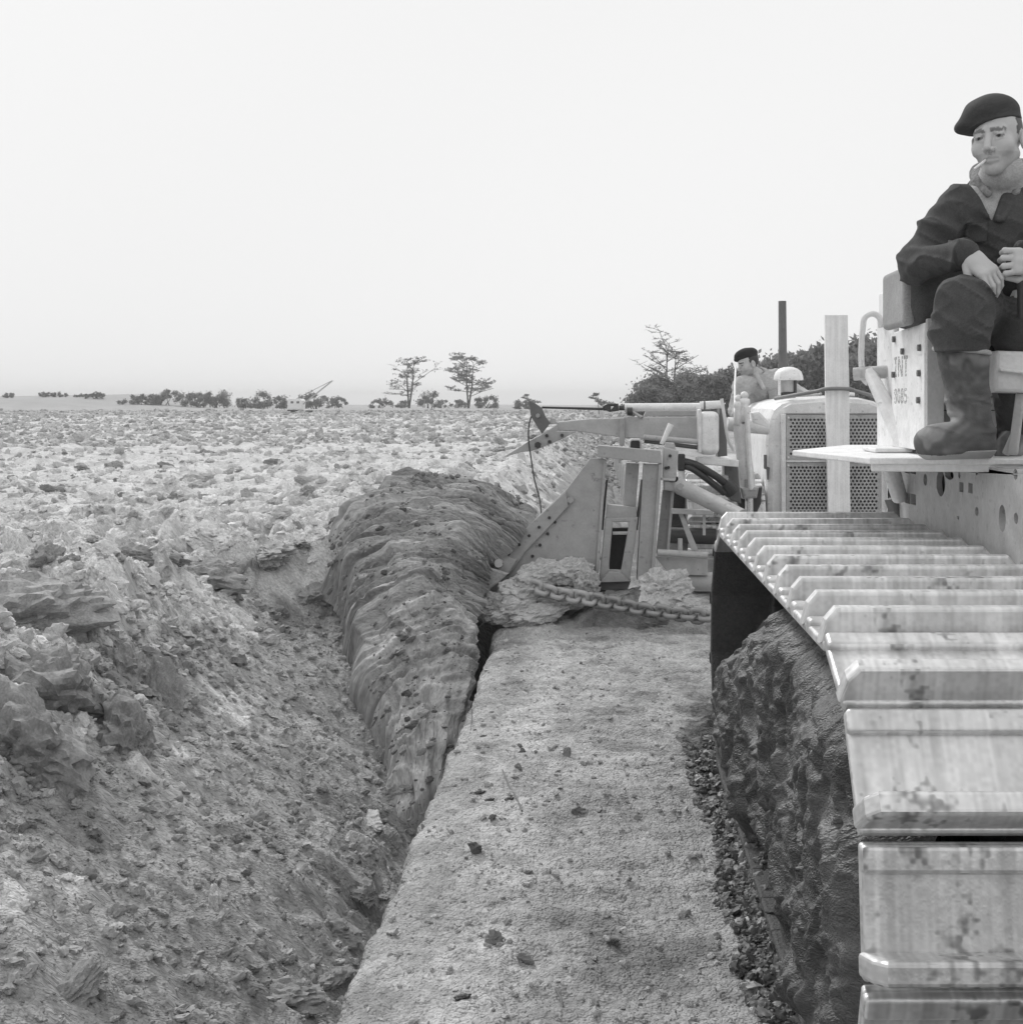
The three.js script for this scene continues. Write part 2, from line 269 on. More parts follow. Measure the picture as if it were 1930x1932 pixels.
{
  const xs = [], ds = [];
  for (let x = -3.4; x <= 0.75; x += 0.0155) xs.push(x);
  for (let x = 0.75, st = 0.02; x < 900; x += st, st *= 1.05) xs.push(x);
  for (let x = -3.4, st = 0.016; x > -900; st *= 1.034) { x -= st; xs.unshift(x); }
  for (let d = 2.9, st = 0.02; d > -60; d -= st, st *= 1.12) ds.unshift(d);
  for (let d = 2.915; d < 9.6; d += 0.0155) ds.push(d);
  for (let d = 9.6, st = 0.016; d < 1600; d += st, st *= 1.0135) ds.push(d);
  const nx = xs.length, nd = ds.length, pos = new Float32Array(nx * nd * 3), col = new Float32Array(nx * nd * 3), uv = new Float32Array(nx * nd * 2), idx = new Uint32Array((nx - 1) * (nd - 1) * 6);
  let k = 0;
  for (let j = 0; j < nd; j++) for (let i = 0; i < nx; i++, k++) {
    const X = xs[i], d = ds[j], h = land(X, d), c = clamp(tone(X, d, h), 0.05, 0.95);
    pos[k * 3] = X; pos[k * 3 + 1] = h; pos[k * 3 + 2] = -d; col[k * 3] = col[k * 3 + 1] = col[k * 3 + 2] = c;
    uv[k * 2] = X * 0.9 + 0.35 * h; uv[k * 2 + 1] = d * 0.9 + 0.45 * h;
  }
  k = 0;
  for (let j = 0; j < nd - 1; j++) for (let i = 0; i < nx - 1; i++) { const a = j * nx + i, b = a + 1, c = a + nx, e = c + 1; idx[k++] = a; idx[k++] = b; idx[k++] = c; idx[k++] = b; idx[k++] = e; idx[k++] = c; }
  const g = new THREE.BufferGeometry();
  g.setAttribute('position', new THREE.BufferAttribute(pos, 3)); g.setAttribute('color', new THREE.BufferAttribute(col, 3)); g.setAttribute('uv', new THREE.BufferAttribute(uv, 2)); g.setIndex(new THREE.BufferAttribute(idx, 1)); g.computeVertexNormals();
  const o = shade(new THREE.Mesh(g, M.soil)); o.name = 'ground'; o.userData = { kind: 'structure', label: 'ploughed field, open furrow and unploughed strip of bare earth', category: 'ground' }; scene.add(o);
  console.log('ground', nx, nd);
}

// ---------------------------------------------------------------- clods
function clodShape(detail, k, flat = 0.75, rough = 0.07, round = 0) {
  const planes = []; for (let i = 0; i < 11; i++) { const v = new THREE.Vector3(hash(i, k, 1) - 0.5, hash(i, k, 2) - 0.5, hash(i, k, 3) - 0.5).normalize(); planes.push([v, round ? 0.85 + 0.2 * hash(i, k, 4) : 0.5 + 0.48 * hash(i, k, 4)]); }
  let g = new THREE.IcosahedronGeometry(1, detail); g.deleteAttribute('normal'); g.deleteAttribute('uv'); g = mergeVertices(g, 1e-4);
  const p = g.attributes.position, v = new THREE.Vector3();
  for (let i = 0; i < p.count; i++) {
    v.fromBufferAttribute(p, i).normalize(); let r = 1.05; for (const [n, q] of planes) { const c = v.dot(n); if (c > 0.05) r = Math.min(r, q / c); }
    r *= 1 + rough * 1.8 * fbm(v.x * 3 + k, v.y * 3, v.z * 3, 3) + rough * 0.7 * vnoise(v.x * 7, v.y * 7 + k, v.z * 7) + rough * 0.4 * vnoise(v.x * 16, v.y * 16 + k, v.z * 16) + (detail > 5 ? rough * 0.22 * vnoise(v.x * 30, v.y * 30 + k, v.z * 30) : 0);
    p.setXYZ(i, v.x * r, v.y * r * flat, v.z * r * 0.85);
  }
  g = toCreasedNormals(g, 0.75); return metricUV(g, 0.17);
}
const bigClods = Array.from({ length: 9 }, (_, i) => clodShape(10, 100 + i, 0.5 + 0.4 * hash(i, 5, 5), 0.2)), smallClods = Array.from({ length: 8 }, (_, i) => clodShape(3, 200 + i, 0.55 + 0.35 * hash(i, 6, 6), 0.26));
const softClods = [0, 1, 2].map((i) => clodShape(12, 300 + i, 0.85, 0.19, 1)); bigClods.push(...softClods);
const spots = [];
function clod(X, Y, d, size, material, label, spin = rr(0, 6.28), tilt = rr(-0.4, 0.4), shape = Math.floor(rnd() * 9), stretch = [1, 1, 1], group) {
  const o = shade(new THREE.Mesh(bigClods[shape], material)); o.name = numbered('soil_clod'); o.position.set(X, Y, -d); o.rotation.set(tilt, spin, tilt * 0.7);
  o.scale.set(size * stretch[0], size * stretch[1], size * stretch[2]); o.userData = { label, category: 'soil clod' }; if (group) o.userData.group = group;
  scene.add(o); spots.push([X, d, size]); return o;
}
// point of the land seen at (x, y) of the view
function landAt(x, y) { let lo = 2.5; for (let d = 2.5; d < 120; d += 0.02 + d * 0.002) { const p = at(x, y, d); if (p.y < land(p.x, d)) { lo = d; break; } } return at(x, y, lo); }
const marked = [   // x, y in view, radius m, material, label, shape, stretch, tilt, spin
  [78, 1318, 0.24, 'moist', 'large blocky clod at the left edge, broad flat face towards the camera', 0, [1, 1.15, 0.8], 0.35, 0.4],
  [170, 1345, 0.15, 'medium', 'narrow clod wedged beside the large block on the bank', 3, [0.7, 1.5, 0.8], 0.5, 1.1],
  [238, 1400, 0.2, 'moist', 'tall leaning clod on the bank with a dark hollow below it', 5, [0.75, 1.5, 0.8], 0.5, 2.2],
  [40, 1420, 0.24, 'moist', 'lowest of the big clods at the left edge of the bank', 7, [1.0, 1.2, 0.8], 0.5, 2.9],
  [60, 1165, 0.26, 'medium', 'broad rounded pale clod at the left edge above the furrow', 2, [1.3, 0.9, 1], 0.1, 0.8],
  [182, 1140, 0.12, 'dry', 'light grey flat clod with a bright smooth face', 4, [0.9, 1.4, 0.7], -0.3, 1.9],
  [140, 1172, 0.09, 'dry', 'small pale flat clod leaning against the bright one', 6, [1, 1.1, 0.8], -0.2, 0.2],
  [305, 1320, 0.12, 'medium', 'thin upright grey slab of clay sticking out of the bank', 1, [0.8, 1.9, 0.4], 0.3, 0.9],
  [240, 1275, 0.16, 'moist', 'dark fissured clod halfway up the bank', 8, [1, 1, 0.9], 0.2, 2.0],
  [385, 1095, 0.2, 'moist', 'dark overhanging clod on the crest of the bank', 0, [1.3, 0.8, 1], 0.2, 3.3],
  [270, 1060, 0.18, 'moist', 'dark jagged clod near the crest, left of the overhanging one', 5, [1.3, 0.7, 1], -0.2, 0.3],
  [445, 1085, 0.12, 'medium', 'grey clod lower on the crest beside the overhanging one', 6, [1, 1, 1], 0.3, 1.3],
  [600, 1130, 0.14, 'medium', 'rounded clod above the middle of the bank', 2, [1, 0.9, 1], 0.2, 0.5],
  [510, 1050, 0.16, 'medium', 'weathered clod on the shoulder of the bank near the rolling soil', 3, [1.1, 0.8, 1], 0.0, 2.4],
  [720, 1440, 0.08, 'medium', 'clod low on the bank just above the furrow bottom', 1, [0.8, 1.2, 0.8], 0.3, 0.9],
  [745, 1505, 0.1, 'medium', 'smooth grey clay lump at the bottom of the furrow beside the cut edge', 4, [0.9, 1.1, 0.9], 0.2, 0.4],
  [700, 1552, 0.075, 'dry', 'pale slab resting flat on the furrow bottom', 6, [1.2, 0.6, 1], 0.1, 2.0],
  [672, 1598, 0.08, 'dry', 'pale lump in front of the slab in the furrow', 8, [1, 0.9, 1], 0.2, 0.6],
  [735, 1585, 0.065, 'dry', 'upright pale lump against the cut edge of the furrow', 2, [0.8, 1.4, 0.8], 0.1, 1.0],
  [690, 1690, 0.075, 'moist', 'dark round clod in the furrow below the pale lumps', 5, [1, 1, 1], 0.1, 1.9],
  [630, 1760, 0.085, 'moist', 'dark clod on the furrow floor near the bottom of the picture', 7, [1.2, 0.9, 1], 0.2, 2.9],
  [640, 1850, 0.07, 'moist', 'lowest dark clod beside the foot of the cut edge', 3, [1, 1, 1], 0.2, 0.9],
  [405, 1715, 0.06, 'dry', 'small bright flake on the lower bank', 1, [1.3, 0.7, 0.7], 0.4, 2.0],
  [540, 1888, 0.11, 'moist', 'large smooth clod half out of the frame at the bottom', 2, [1.2, 0.7, 1], 0.1, 0.2],
  [120, 1880, 0.09, 'moist', 'dark clod in the bottom left corner of the bank', 4, [1.2, 0.7, 1], 0.3, 1.2],
  [330, 940, 0.11, 'moist', 'dark clod standing proud on the field above the crest', 7, [1.1, 1, 1], 0.1, 2.5],
  [882, 908, 0.16, 'dry', 'pale slab lying on the field behind the rolling soil', 6, [1.4, 0.7, 0.9], 0.4, 2.7],
];
for (const [x, y, r, m, label, sh, st, ti, sp] of marked) { const p = landAt(x, y); clod(p.x, p.y + r * 0.06, -p.z + r * 0.1, r * 1.12, M[m], label, sp, ti, sh, st); }
for (let i = 0; i < 210; i++) {                                      // the largest of the uncounted clods on the field
  const d = 4.6 * Math.pow(8, Math.pow(rnd(), 0.8)), x = rr(-0.45 * d, Math.max(-0.45 * d, -2.25 + stepIn(d))), size = 0.055 + 0.13 * Math.pow(rnd(), 2.2);
  const near = d < 9; if (near && x > -2.7) continue; const m = rnd() < 0.25 ? M.moist : rnd() < 0.55 ? M.medium : M.dry;
  clod(x, land(x, d) + size * 0.12, d, size * (near ? 1 : 1.1), m, 'rough angular clod strewn over the ploughed field', undefined, undefined, undefined, [rr(0.9, 1.5), rr(0.6, 1), 1], 'clods strewn over the ploughed field');
}
function scatter(name, label, category, material, list, shapes) {
  const buckets = shapes.map(() => []); list.forEach((q, i) => buckets[i % shapes.length].push(q));
  const root = new THREE.Group(); root.name = name; root.userData = { kind: 'stuff', label, category }; scene.add(root);
  const m = new THREE.Matrix4(), qt = new THREE.Quaternion(), eu = new THREE.Euler(), c = new THREE.Color();
  buckets.forEach((b, k) => {
    const o = shade(new THREE.InstancedMesh(shapes[k], material, b.length)); o.name = 'crumb'; o.userData.kind = 'stuff';
    b.forEach((q, i) => { eu.set(rr(-0.7, 0.7), rr(0, 6.3), rr(-0.7, 0.7)); if (q.e) eu.copy(q.e); qt.setFromEuler(eu); m.compose(new THREE.Vector3(q.x, q.y, q.z), qt, new THREE.Vector3(q.s * (q.l ?? rr(0.8, 1.4)), q.s * rr(0.6, 1), q.s)); o.setMatrixAt(i, m); o.setColorAt(i, c.setRGB(q.c, q.c, q.c)); });
    root.add(o);
  });
  return root;
}
const loose = new THREE.MeshStandardMaterial({ color: grey(1), map: rep(soilMap, 1.7), roughness: 1 });
const wetLoose = new THREE.MeshStandardMaterial({ color: grey(1), map: rep(soilMap, 1.7), roughness: 0.6 });
{
  const L = [];
  for (let i = 0; i < 36000; i++) {
    const d = 3.6 * Math.pow(24, rnd()), x = rr(-0.58 * d - 0.3, -2.15 + stepIn(d) + 0.25 * rnd()), s = (0.006 + (d < 10 ? 0.05 : 0.075) * Math.pow(rnd(), 7)) * (1 + d * 0.02);
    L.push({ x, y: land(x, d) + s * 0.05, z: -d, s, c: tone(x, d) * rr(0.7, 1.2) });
  }
  scatter('field_crumbs', 'small crumbs and lumps covering the ploughed field', 'loose soil', loose, L, smallClods);
}
{
  const L = [];
  for (let i = 0; i < 15000; i++) {
    const d = rr(3.2, 9), x = rr(-2.6, -0.7), s = 0.004 + 0.026 * Math.pow(rnd(), 7);
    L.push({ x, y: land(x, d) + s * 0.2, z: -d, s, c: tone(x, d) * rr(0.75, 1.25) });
  }
  scatter('bank_crumbs', 'fine crumbs lying on the sloping furrow bank', 'loose soil', loose, L, smallClods);
}
{
  const L = [];
  for (let i = 0; i < 2600; i++) {
    const d = 3 + 5.7 * Math.pow(rnd(), 1.3), x = rr(-0.62, 0.38), s = 0.003 + 0.012 * Math.pow(rnd(), 4), dark = rnd() < 0.06;
    L.push({ x, y: land(x, d) + s * 0.15, z: -d, s, c: dark ? rr(0.2, 0.32) : rr(0.36, 0.6) });
  }
  for (let i = 0; i < 10; i++) { const d = rr(3.2, 8.3), x = rr(-0.5, 0.1), s = rr(0.012, 0.03); L.push({ x, y: land(x, d) + s * 0.3, z: -d, s, c: rr(0.1, 0.25) }); }
  scatter('strip_crumbs', 'crumbs scattered over the unploughed strip', 'loose soil', loose, L, smallClods);
}
{
  const L = [];
  for (let i = 0; i < 5200; i++) {
    const d = 2.5 + 3.3 * Math.pow(rnd(), 1.1), x = 0.37 + 0.14 * Math.pow(rnd(), 0.8) + 0.03 * vnoise(d * 4, 1, 1), s = 0.005 + 0.022 * Math.pow(rnd(), 2.5);
    L.push({ x, y: land(x, d) + s * 0.3 + 0.05 * sstep(0.42, 0.5, x), z: -d, s, c: rnd() < 0.12 ? rr(0.25, 0.45) : rr(0.06, 0.16) });
  }
  scatter('track_crumbs', 'dark wet crumbs fallen beside the near track', 'loose soil', wetLoose, L, smallClods);
}
{
  const L = [];
  for (let i = 0; i < 20000; i++) { const d = 34 * Math.pow(6.5, rnd()), x = rr(-0.62 * d, 0.05 * d), s = (0.05 + 0.16 * Math.pow(rnd(), 3)) * (0.6 + d / 160); L.push({ x, y: land(x, d) + s * 0.05, z: -d, s, c: 0.62 * rr(0.6, 1.2) }); }
  scatter('far_field_lumps', 'lumps covering the distant part of the ploughed field', 'loose soil', loose, L, smallClods);
}
// individual lumps and twigs on the strip
for (const [x, y, r, label] of [[905, 1500, 0.022, 'dark crumbly lump on the strip beside the longer twig'], [925, 1512, 0.016, 'smaller dark lump next to the crumbly one'], [962, 1510, 0.015, 'dark lump just right of the twig on the strip'], [912, 1392, 0.016, 'dark lump farther up the strip near the cut edge'], [875, 1886, 0.018, 'dark lump at the bottom of the strip'], [1240, 1182, 0.1, 'dark angular clod in front of the hanging chain']]) {
  const p = landAt(x, y); clod(p.x, p.y + r * 0.35, -p.z, r, r > 0.05 ? M.moist : M.wet, label, 0.4, 0.1, 3, r > 0.05 ? [1.15, 0.6, 0.8] : [1.3, 0.8, 1]);
}
{
  const twig = (pts, r, label) => single('twig', label, 'twig', hose(pts.map(([x, y, up]) => { const p = landAt(x, y); p.y += up; return p; }), r, 20, 6), M.iron);
  twig([[948, 1462, 0.02], [962, 1490, 0.012], [975, 1512, 0.01], [985, 1532, 0.004]], 0.0032, 'thin bent twig lying on the strip');
  twig([[889, 1345, 0.02], [890, 1365, 0.02], [887, 1388, 0.008]], 0.0028, 'short root hanging at the cut edge of the strip');
  twig([[1048, 1880, 0.02], [1058, 1895, 0.015], [1060, 1925, 0.004]], 0.0035, 'stub of root at the bottom of the strip');
}
// ---------------------------------------------------------------- the furrow slice rolling off the share
const sliceRows = [
  [0.0, [1008, 978, 9.4], [870, 900, 9.7], [705, 935, 10.0]], [0.2, [990, 1008, 9.25], [800, 925, 9.4], [625, 1005, 9.6]], [0.4, [955, 1050, 9.1], [785, 985, 9.0], [612, 1065, 9.2]],
  [0.58, [922, 1105, 8.9], [780, 1050, 8.65], [638, 1150, 8.75]], [0.74, [893, 1175, 8.6], [785, 1130, 8.25], [662, 1245, 8.3]], [0.86, [905, 1250, 8.15], [800, 1250, 7.8], [695, 1340, 7.75]], [0.93, [880, 1360, 7.65], [800, 1370, 7.4], [725, 1430, 7.3]], [0.97, [850, 1480, 7.25], [800, 1500, 7.05], [735, 1560, 7.0]], [1.0, [850, 1640, 7.1], [800, 1660, 7.0], [745, 1680, 6.95]],
];
function sliceAt(u, v) {
  let i = 0; while (i < sliceRows.length - 2 && v > sliceRows[i + 1][0]) i++;
  const a = sliceRows[i], b = sliceRows[i + 1], t0 = clamp((v - a[0]) / (b[0] - a[0])), t = t0;
  const q = (k) => at(...a[k]).lerp(at(...b[k]), t), S = q(1), Mi = q(2), E = q(3), C = Mi.clone().multiplyScalar(2).addScaledVector(S, -0.5).addScaledVector(E, -0.5);
  return S.multiplyScalar((1 - u) ** 2).addScaledVector(C, 2 * u * (1 - u)).addScaledVector(E, u * u);
}
const strand = (u, v) => { const w = v + 0.014 * vnoise(u * 4, v * 9, 1) + 0.02 * u * vnoise(u * 2, v * 5, 2); return 0.4 * (1 - Math.abs(vnoise(u * 2.2, w * 34, 3))) + 0.5 * vnoise(u * 2.6 + 3, w * 80, 4) + 0.42 * vnoise(u * 4, w * 190, 5) + 0.4 * vnoise(u * 3, v * 9, 6); };
{
  const pos = [], col = [], uv = [], idx = [], e = 0.004;
  const sheet = (nu, nv, back) => {
    const N = pos.length / 3;
    for (let j = 0; j <= nv; j++) for (let i = 0; i <= nu; i++) {
      const u = i / nu, v = j / nv, p = sliceAt(u, v), n = sliceAt(clamp(u + e), v).sub(sliceAt(clamp(u - e), v)).cross(sliceAt(u, clamp(v + e)).sub(sliceAt(u, clamp(v - e)))).normalize();
      if (n.z < 0) n.negate();
      const rim = Math.min(sstep(0, 0.05, v), sstep(1, 0.94, v), sstep(1, 0.9, u) * 0.7 + 0.3); p.y -= 0.2 * sstep(0.86, 1, u) + 0.05 * sstep(0.02, 0, v) * (1 + vnoise(u * 30, 1, 1)); p.x += 0.06 * vnoise(u * 3, v * 22, 31) * sstep(0.7, 1, u);
      if (back) { p.addScaledVector(n, -0.22 * rim - 0.015); p.y -= 0.1 * rim; } else p.addScaledVector(n, rim * (0.055 * strand(u, v) + 0.14 * fbm(u * 4, v * 9, 4, 3) + 0.022 * facet(u * 9 + 0.3 * vnoise(u * 8, v * 20, 1), v * 26 + 0.3 * vnoise(u * 9, v * 22, 2), 5)));
      pos.push(p.x, p.y, p.z); const c = clamp(0.42 + 0.16 * vnoise(u * 2.5, v * 60, 14) + 0.1 * vnoise(u * 2.5, v * 13, 15) + 0.08 * vnoise(u * 4, v * 190, 16), 0.09, 0.7); col.push(c, c, c); uv.push(u * 0.6, v * 4);
    }
    for (let j = 0; j < nv; j++) for (let i = 0; i < nu; i++) { const a = N + j * (nu + 1) + i, b = a + 1, c = a + nu + 1, d = c + 1; back ? idx.push(a, b, c, b, d, c) : idx.push(a, c, b, b, c, d); }
  };
  sheet(150, 760, false); sheet(40, 70, true);
  const g = new THREE.BufferGeometry(); g.setAttribute('position', new THREE.Float32BufferAttribute(pos, 3)); g.setAttribute('color', new THREE.Float32BufferAttribute(col, 3)); g.setAttribute('uv', new THREE.Float32BufferAttribute(uv, 2)); g.setIndex(idx); g.computeVertexNormals();
  const t = thing('furrow_slice', 'dark stringy mass of soil rolling off the plough share into the furrow', 'soil slice', at(800, 1300, 8.4)); t.userData.kind = 'stuff';
  const sm = M.soil.clone(); sm.bumpScale = 0.012; part(t, 'turned_soil', g, sm);
  const L = [];
  for (let i = 0; i < 1500; i++) {
    const u = Math.pow(rnd(), 0.8), v = rnd(), p = sliceAt(u, v), q = sliceAt(clamp(u + 0.02), v).sub(p).normalize(), s = 0.004 + 0.02 * Math.pow(rnd(), 4);
    p.add(new THREE.Vector3(0, 0.035 + 0.07 * (strand(u, v) - 0.3), 0.04)); const eu = new THREE.Euler().setFromQuaternion(new THREE.Quaternion().setFromUnitVectors(new THREE.Vector3(1, 0, 0), q));
    L.push({ x: p.x, y: p.y, z: p.z, s, l: rr(0.9, 1.6), e: eu, c: rr(0.1, 0.42) });
  }
  scatter('thrown_crumbs', 'crumbs tumbling along the surface of the rolling soil', 'loose soil', loose, L, smallClods);
}
// ---------------------------------------------------------------- the deep plough
{
  const D = 9.2, t = thing('deep_plough', 'grey steel deep plough with a bolted triangular share plate, working beside the strip', 'plough', at(1150, 1150, D));
  const z5 = (u, v) => [(1150 + u / 2.969) / 1.346, (1080 + v / 2.969) / 1.346];   // measured in an enlargement
  const body = part(t, 'share_plate', plate([[1114, 864], [1140, 866], [1133, 950], [1126, 1040], [1120, 1122], [1080, 1160], [940, 1190], [899, 1078], [945, 1043], [1004, 985], [1070, 922]], D, 0.035), M.grey);
  part(t, 'wear_plate', plate([z5(180, 1100), z5(270, 1118), z5(430, 1125), z5(540, 960), z5(760, 730), z5(870, 610), z5(850, 500), z5(600, 730), z5(360, 960)], D - 0.028, 0.024), M.grey);
  part(t, 'share_tip', plate([z5(340, 962), z5(482, 1012), z5(425, 1112), z5(265, 1072), z5(175, 1106), z5(185, 1080)], D - 0.06, 0.028), M.mid);
  for (const q of [[830, 640], [770, 730], [715, 818], [657, 903], [600, 987], [727, 697], [650, 768], [575, 832], [500, 900], [422, 970], [485, 1157]]) part(body, 'bolt', bolt(at(...z5(...q), q[0] < 740 && q[1] < 1000 && q[0] + q[1] < 1430 ? D - 0.03 : D - 0.006), 0.012, 0.02), M.dark);
  part(body, 'pivot_bolt', bolt(at(...z5(885, 562), D - 0.01), 0.026, 0.03), M.grey);
  part(t, 'shackle_bolt', rod(at(...z5(345, 1040), D - 0.05), at(...z5(345, 1040), D - 0.12), 0.035, 0.03, 8), M.mid);
  // muddy share point cutting into the land
  part(t, 'share_point', plate([z5(265, 1075), z5(420, 1118), z5(330, 1200), z5(150, 1330), z5(210, 1440), z5(120, 1500), z5(-20, 1445), z5(60, 1300), z5(180, 1110)], D - 0.2, 0.06, 0.012), M.medium);
  part(t, 'polished_edge', plate([z5(310, 1400), z5(225, 1505), z5(190, 1530), z5(200, 1515), z5(290, 1405)], D - 0.225, 0.02, 0.002), M.chrome);
  // upright frame
  part(t, 'top_crossbar', plate([[1128, 840], [1246, 850], [1249, 875], [1127, 862]], D - 0.07, 0.14), M.grey);
  const post = part(t, 'channel_post', plate([[1214, 875], [1243, 876], [1227, 1096], [1202, 1094]], D - 0.03, 0.03), M.grey);
  part(post, 'flange', plate([[1243, 875], [1249, 875], [1233, 1096], [1227, 1096]], D - 0.06, 0.13, 0.003), M.grey);
  part(post, 'rear_flange', plate([[1214, 875], [1218, 875], [1205, 1094], [1201, 1094]], D, 0.13, 0.002), M.iron);
  part(t, 'share_flange', plate([[1139, 866], [1144, 868], [1127, 1122], [1120, 1122]], D - 0.02, 0.15, 0.003), M.grey);
  part(t, 'rear_post', plate([[1181, 873], [1206, 874], [1199, 956], [1176, 954]], D + 0.1, 0.05), M.mid);
  part(t, 'rear_bracket', plate([[1209, 905], [1214, 905], [1203, 1000], [1198, 1000]], D + 0.08, 0.05, 0.003), M.iron);
  part(t, 'side_bar', plate([[1143, 905], [1147, 905], [1138, 1000], [1133, 1000]], D + 0.08, 0.04, 0.003), M.dark);
  part(t, 'slide_head', plate([[1146, 952], [1201, 957], [1202, 978], [1143, 982]], D + 0.02, 0.1), M.grey);
  const slide = part(t, 'slide_frame', plate([[1142, 978], [1204, 976], [1188, 1096], [1130, 1098]], D + 0.0, 0.12, 0.006, [[[1156, 985], [1148, 1078], [1172, 1078], [1188, 985]]]), M.grey);
  part(slide, 'web', plate([[1156, 1004], [1186, 1004], [1186, 1009], [1156, 1009]], D + 0.03, 0.05, 0.004), M.mid);
  part(slide, 'foot_sill', plate([[1148, 1079], [1171, 1079], [1187, 1097], [1131, 1099]], D - 0.05, 0.1), M.grey);
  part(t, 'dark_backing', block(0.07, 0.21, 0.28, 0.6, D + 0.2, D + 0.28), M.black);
  part(t, 'slot_bottom', plate([[1124, 1098], [1190, 1096], [1184, 1112], [1126, 1113]], D + 0.02, 0.14), M.iron);
  for (const y of [980, 1006, 1030, 1050]) part(t, 'stud', rod(at(1128, y, D + 0.02), at(1134, y, D + 0.02), 0.02, 0.02, 8), M.mid);
  // column carrying the lift
  const col = part(t, 'lift_column', plate([[1251, 843], [1280, 850], [1275, 905], [1250, 903]], D + 0.04, 0.22, 0.008), M.mid);
  part(col, 'cap', plate([[1256, 835], [1272, 836], [1276, 850], [1252, 846]], D + 0.06, 0.1), M.mid);
  for (const q of [[1264, 860], [1256, 883], [1261, 882]]) part(col, 'bolt', bolt(at(q[0], q[1], D + 0.035), 0.012, 0.02), M.dark);
  part(t, 'column_web', plate([[1250, 924], [1272, 926], [1262, 1045], [1238, 1044]], D + 0.1, 0.06), M.grey);
  part(t, 'column_flange', plate([[1266, 926], [1272, 926], [1262, 1045], [1257, 1045]], D + 0.05, 0.16, 0.003), M.mid);
  part(t, 'arm_bracket', plate([[1252, 905], [1286, 914], [1289, 930], [1252, 925]], D - 0.02, 0.12, 0.01), M.grey);
  part(t, 'bracket_plate', plate([[1248, 902], [1274, 904], [1274, 908], [1248, 906]], D - 0.04, 0.14, 0.003), M.mid);
  const arm = part(t, 'push_arm', rod(at(1283, 918, D - 0.02), at(1400, 975, 8.7), 0.055, 0.05, 20), M.grey);
  part(arm, 'pivot_pin', bolt(at(1283, 918, D - 0.09), 0.028, 0.05), M.grey);
  part(t, 'angle_iron', beam(at(1266, 964, D), at(1345, 967, D), 0.05, 0.035), M.mid);
  part(t, 'diagonal_brace', plate([[1279, 966], [1287, 966], [1318, 1040], [1305, 1040]], D + 0.02, 0.05), M.mid);
  part(t, 'strut', plate([[1326, 968], [1331, 968], [1331, 1010], [1326, 1010]], D + 0.02, 0.03), M.mid);
  part(t, 'cross_tube', rod(at(1240, 1042, D - 0.04), at(1335, 1048, D - 0.04), 0.023), M.mid);
  part(t, 'lower_box', plate([[1236, 1050], [1335, 1053], [1335, 1086], [1262, 1084]], D + 0.02, 0.1), M.mid);
  part(t, 'axle_tube', rod(at(1258, 1096, D + 0.1), at(1345, 1098, D + 0.1), 0.065, 0.065, 20), M.mid);
  part(t, 'peg', rod(at(1283, 1016, D), at(1283, 1040, D), 0.016), M.mid);
  part(t, 'lever_handle', rod(at(1248, 838, D + 0.1), at(1266, 800, D + 0.1), 0.014, 0.022), M.light);
  const sock = part(t, 'hitch_socket', plate([[1186, 846], [1187, 832], [1191, 828], [1207, 828], [1210, 832], [1211, 848]], D + 0.02, 0.12, 0.008), M.mid); part(sock, 'socket_mouth', plate([[1189, 845], [1190, 833], [1193, 831], [1205, 831], [1207, 834], [1207, 846]], D + 0.005, 0.03, 0.004), M.black);
  // the soil packed on the share
  for (const [x, y, d, r, sh, st] of [[925, 1145, D - 0.28, 0.1, 9, [1.2, 1, 0.8]], [960, 1150, D - 0.26, 0.12, 10, [1.3, 0.8, 0.8]], [1012, 1160, D - 0.25, 0.13, 11, [1.5, 0.55, 0.8]], [1020, 1086, D - 0.12, 0.14, 9, [1.3, 0.8, 0.6]], [1075, 1078, D - 0.1, 0.12, 11, [1.2, 0.8, 0.7]], [1105, 1095, D - 0.12, 0.1, 10, [0.8, 1.2, 0.7]], [985, 1115, D - 0.15, 0.14, 11, [1.2, 0.8, 0.8]], [1060, 1130, D - 0.1, 0.15, 10, [1.5, 0.6, 0.8]], [1150, 1130, D + 0.05, 0.13, 9, [1.5, 0.5, 0.8]]]) {
    const p = at(x, y, d); clod(p.x, p.y, d, r, x < 930 ? M.medium : M.dry, ['soil clinging to the point of the share', 'crumbling soil just right of the share point', 'loosened soil spilling in front of the share', 'pale soil heaped against the lower share plate', 'lump of pale soil caught behind the chain', 'upright pale lump beside the plough slot', 'soil pushed up at the foot of the share', 'low ridge of soil under the share plate', 'flat lump of soil below the plough slot'][[925, 960, 1012, 1020, 1075, 1105, 985, 1060, 1150].indexOf(x)], 0.3, 0.2, sh, st);
  }
  { const p = at(1243, 1108, 8.95); clod(p.x, p.y, 8.95, 0.21, M.dry, 'biggest pale clod, resting against the plough post above the chain', 0.5, 0.15, 4, [1, 1.05, 0.8]); }
}
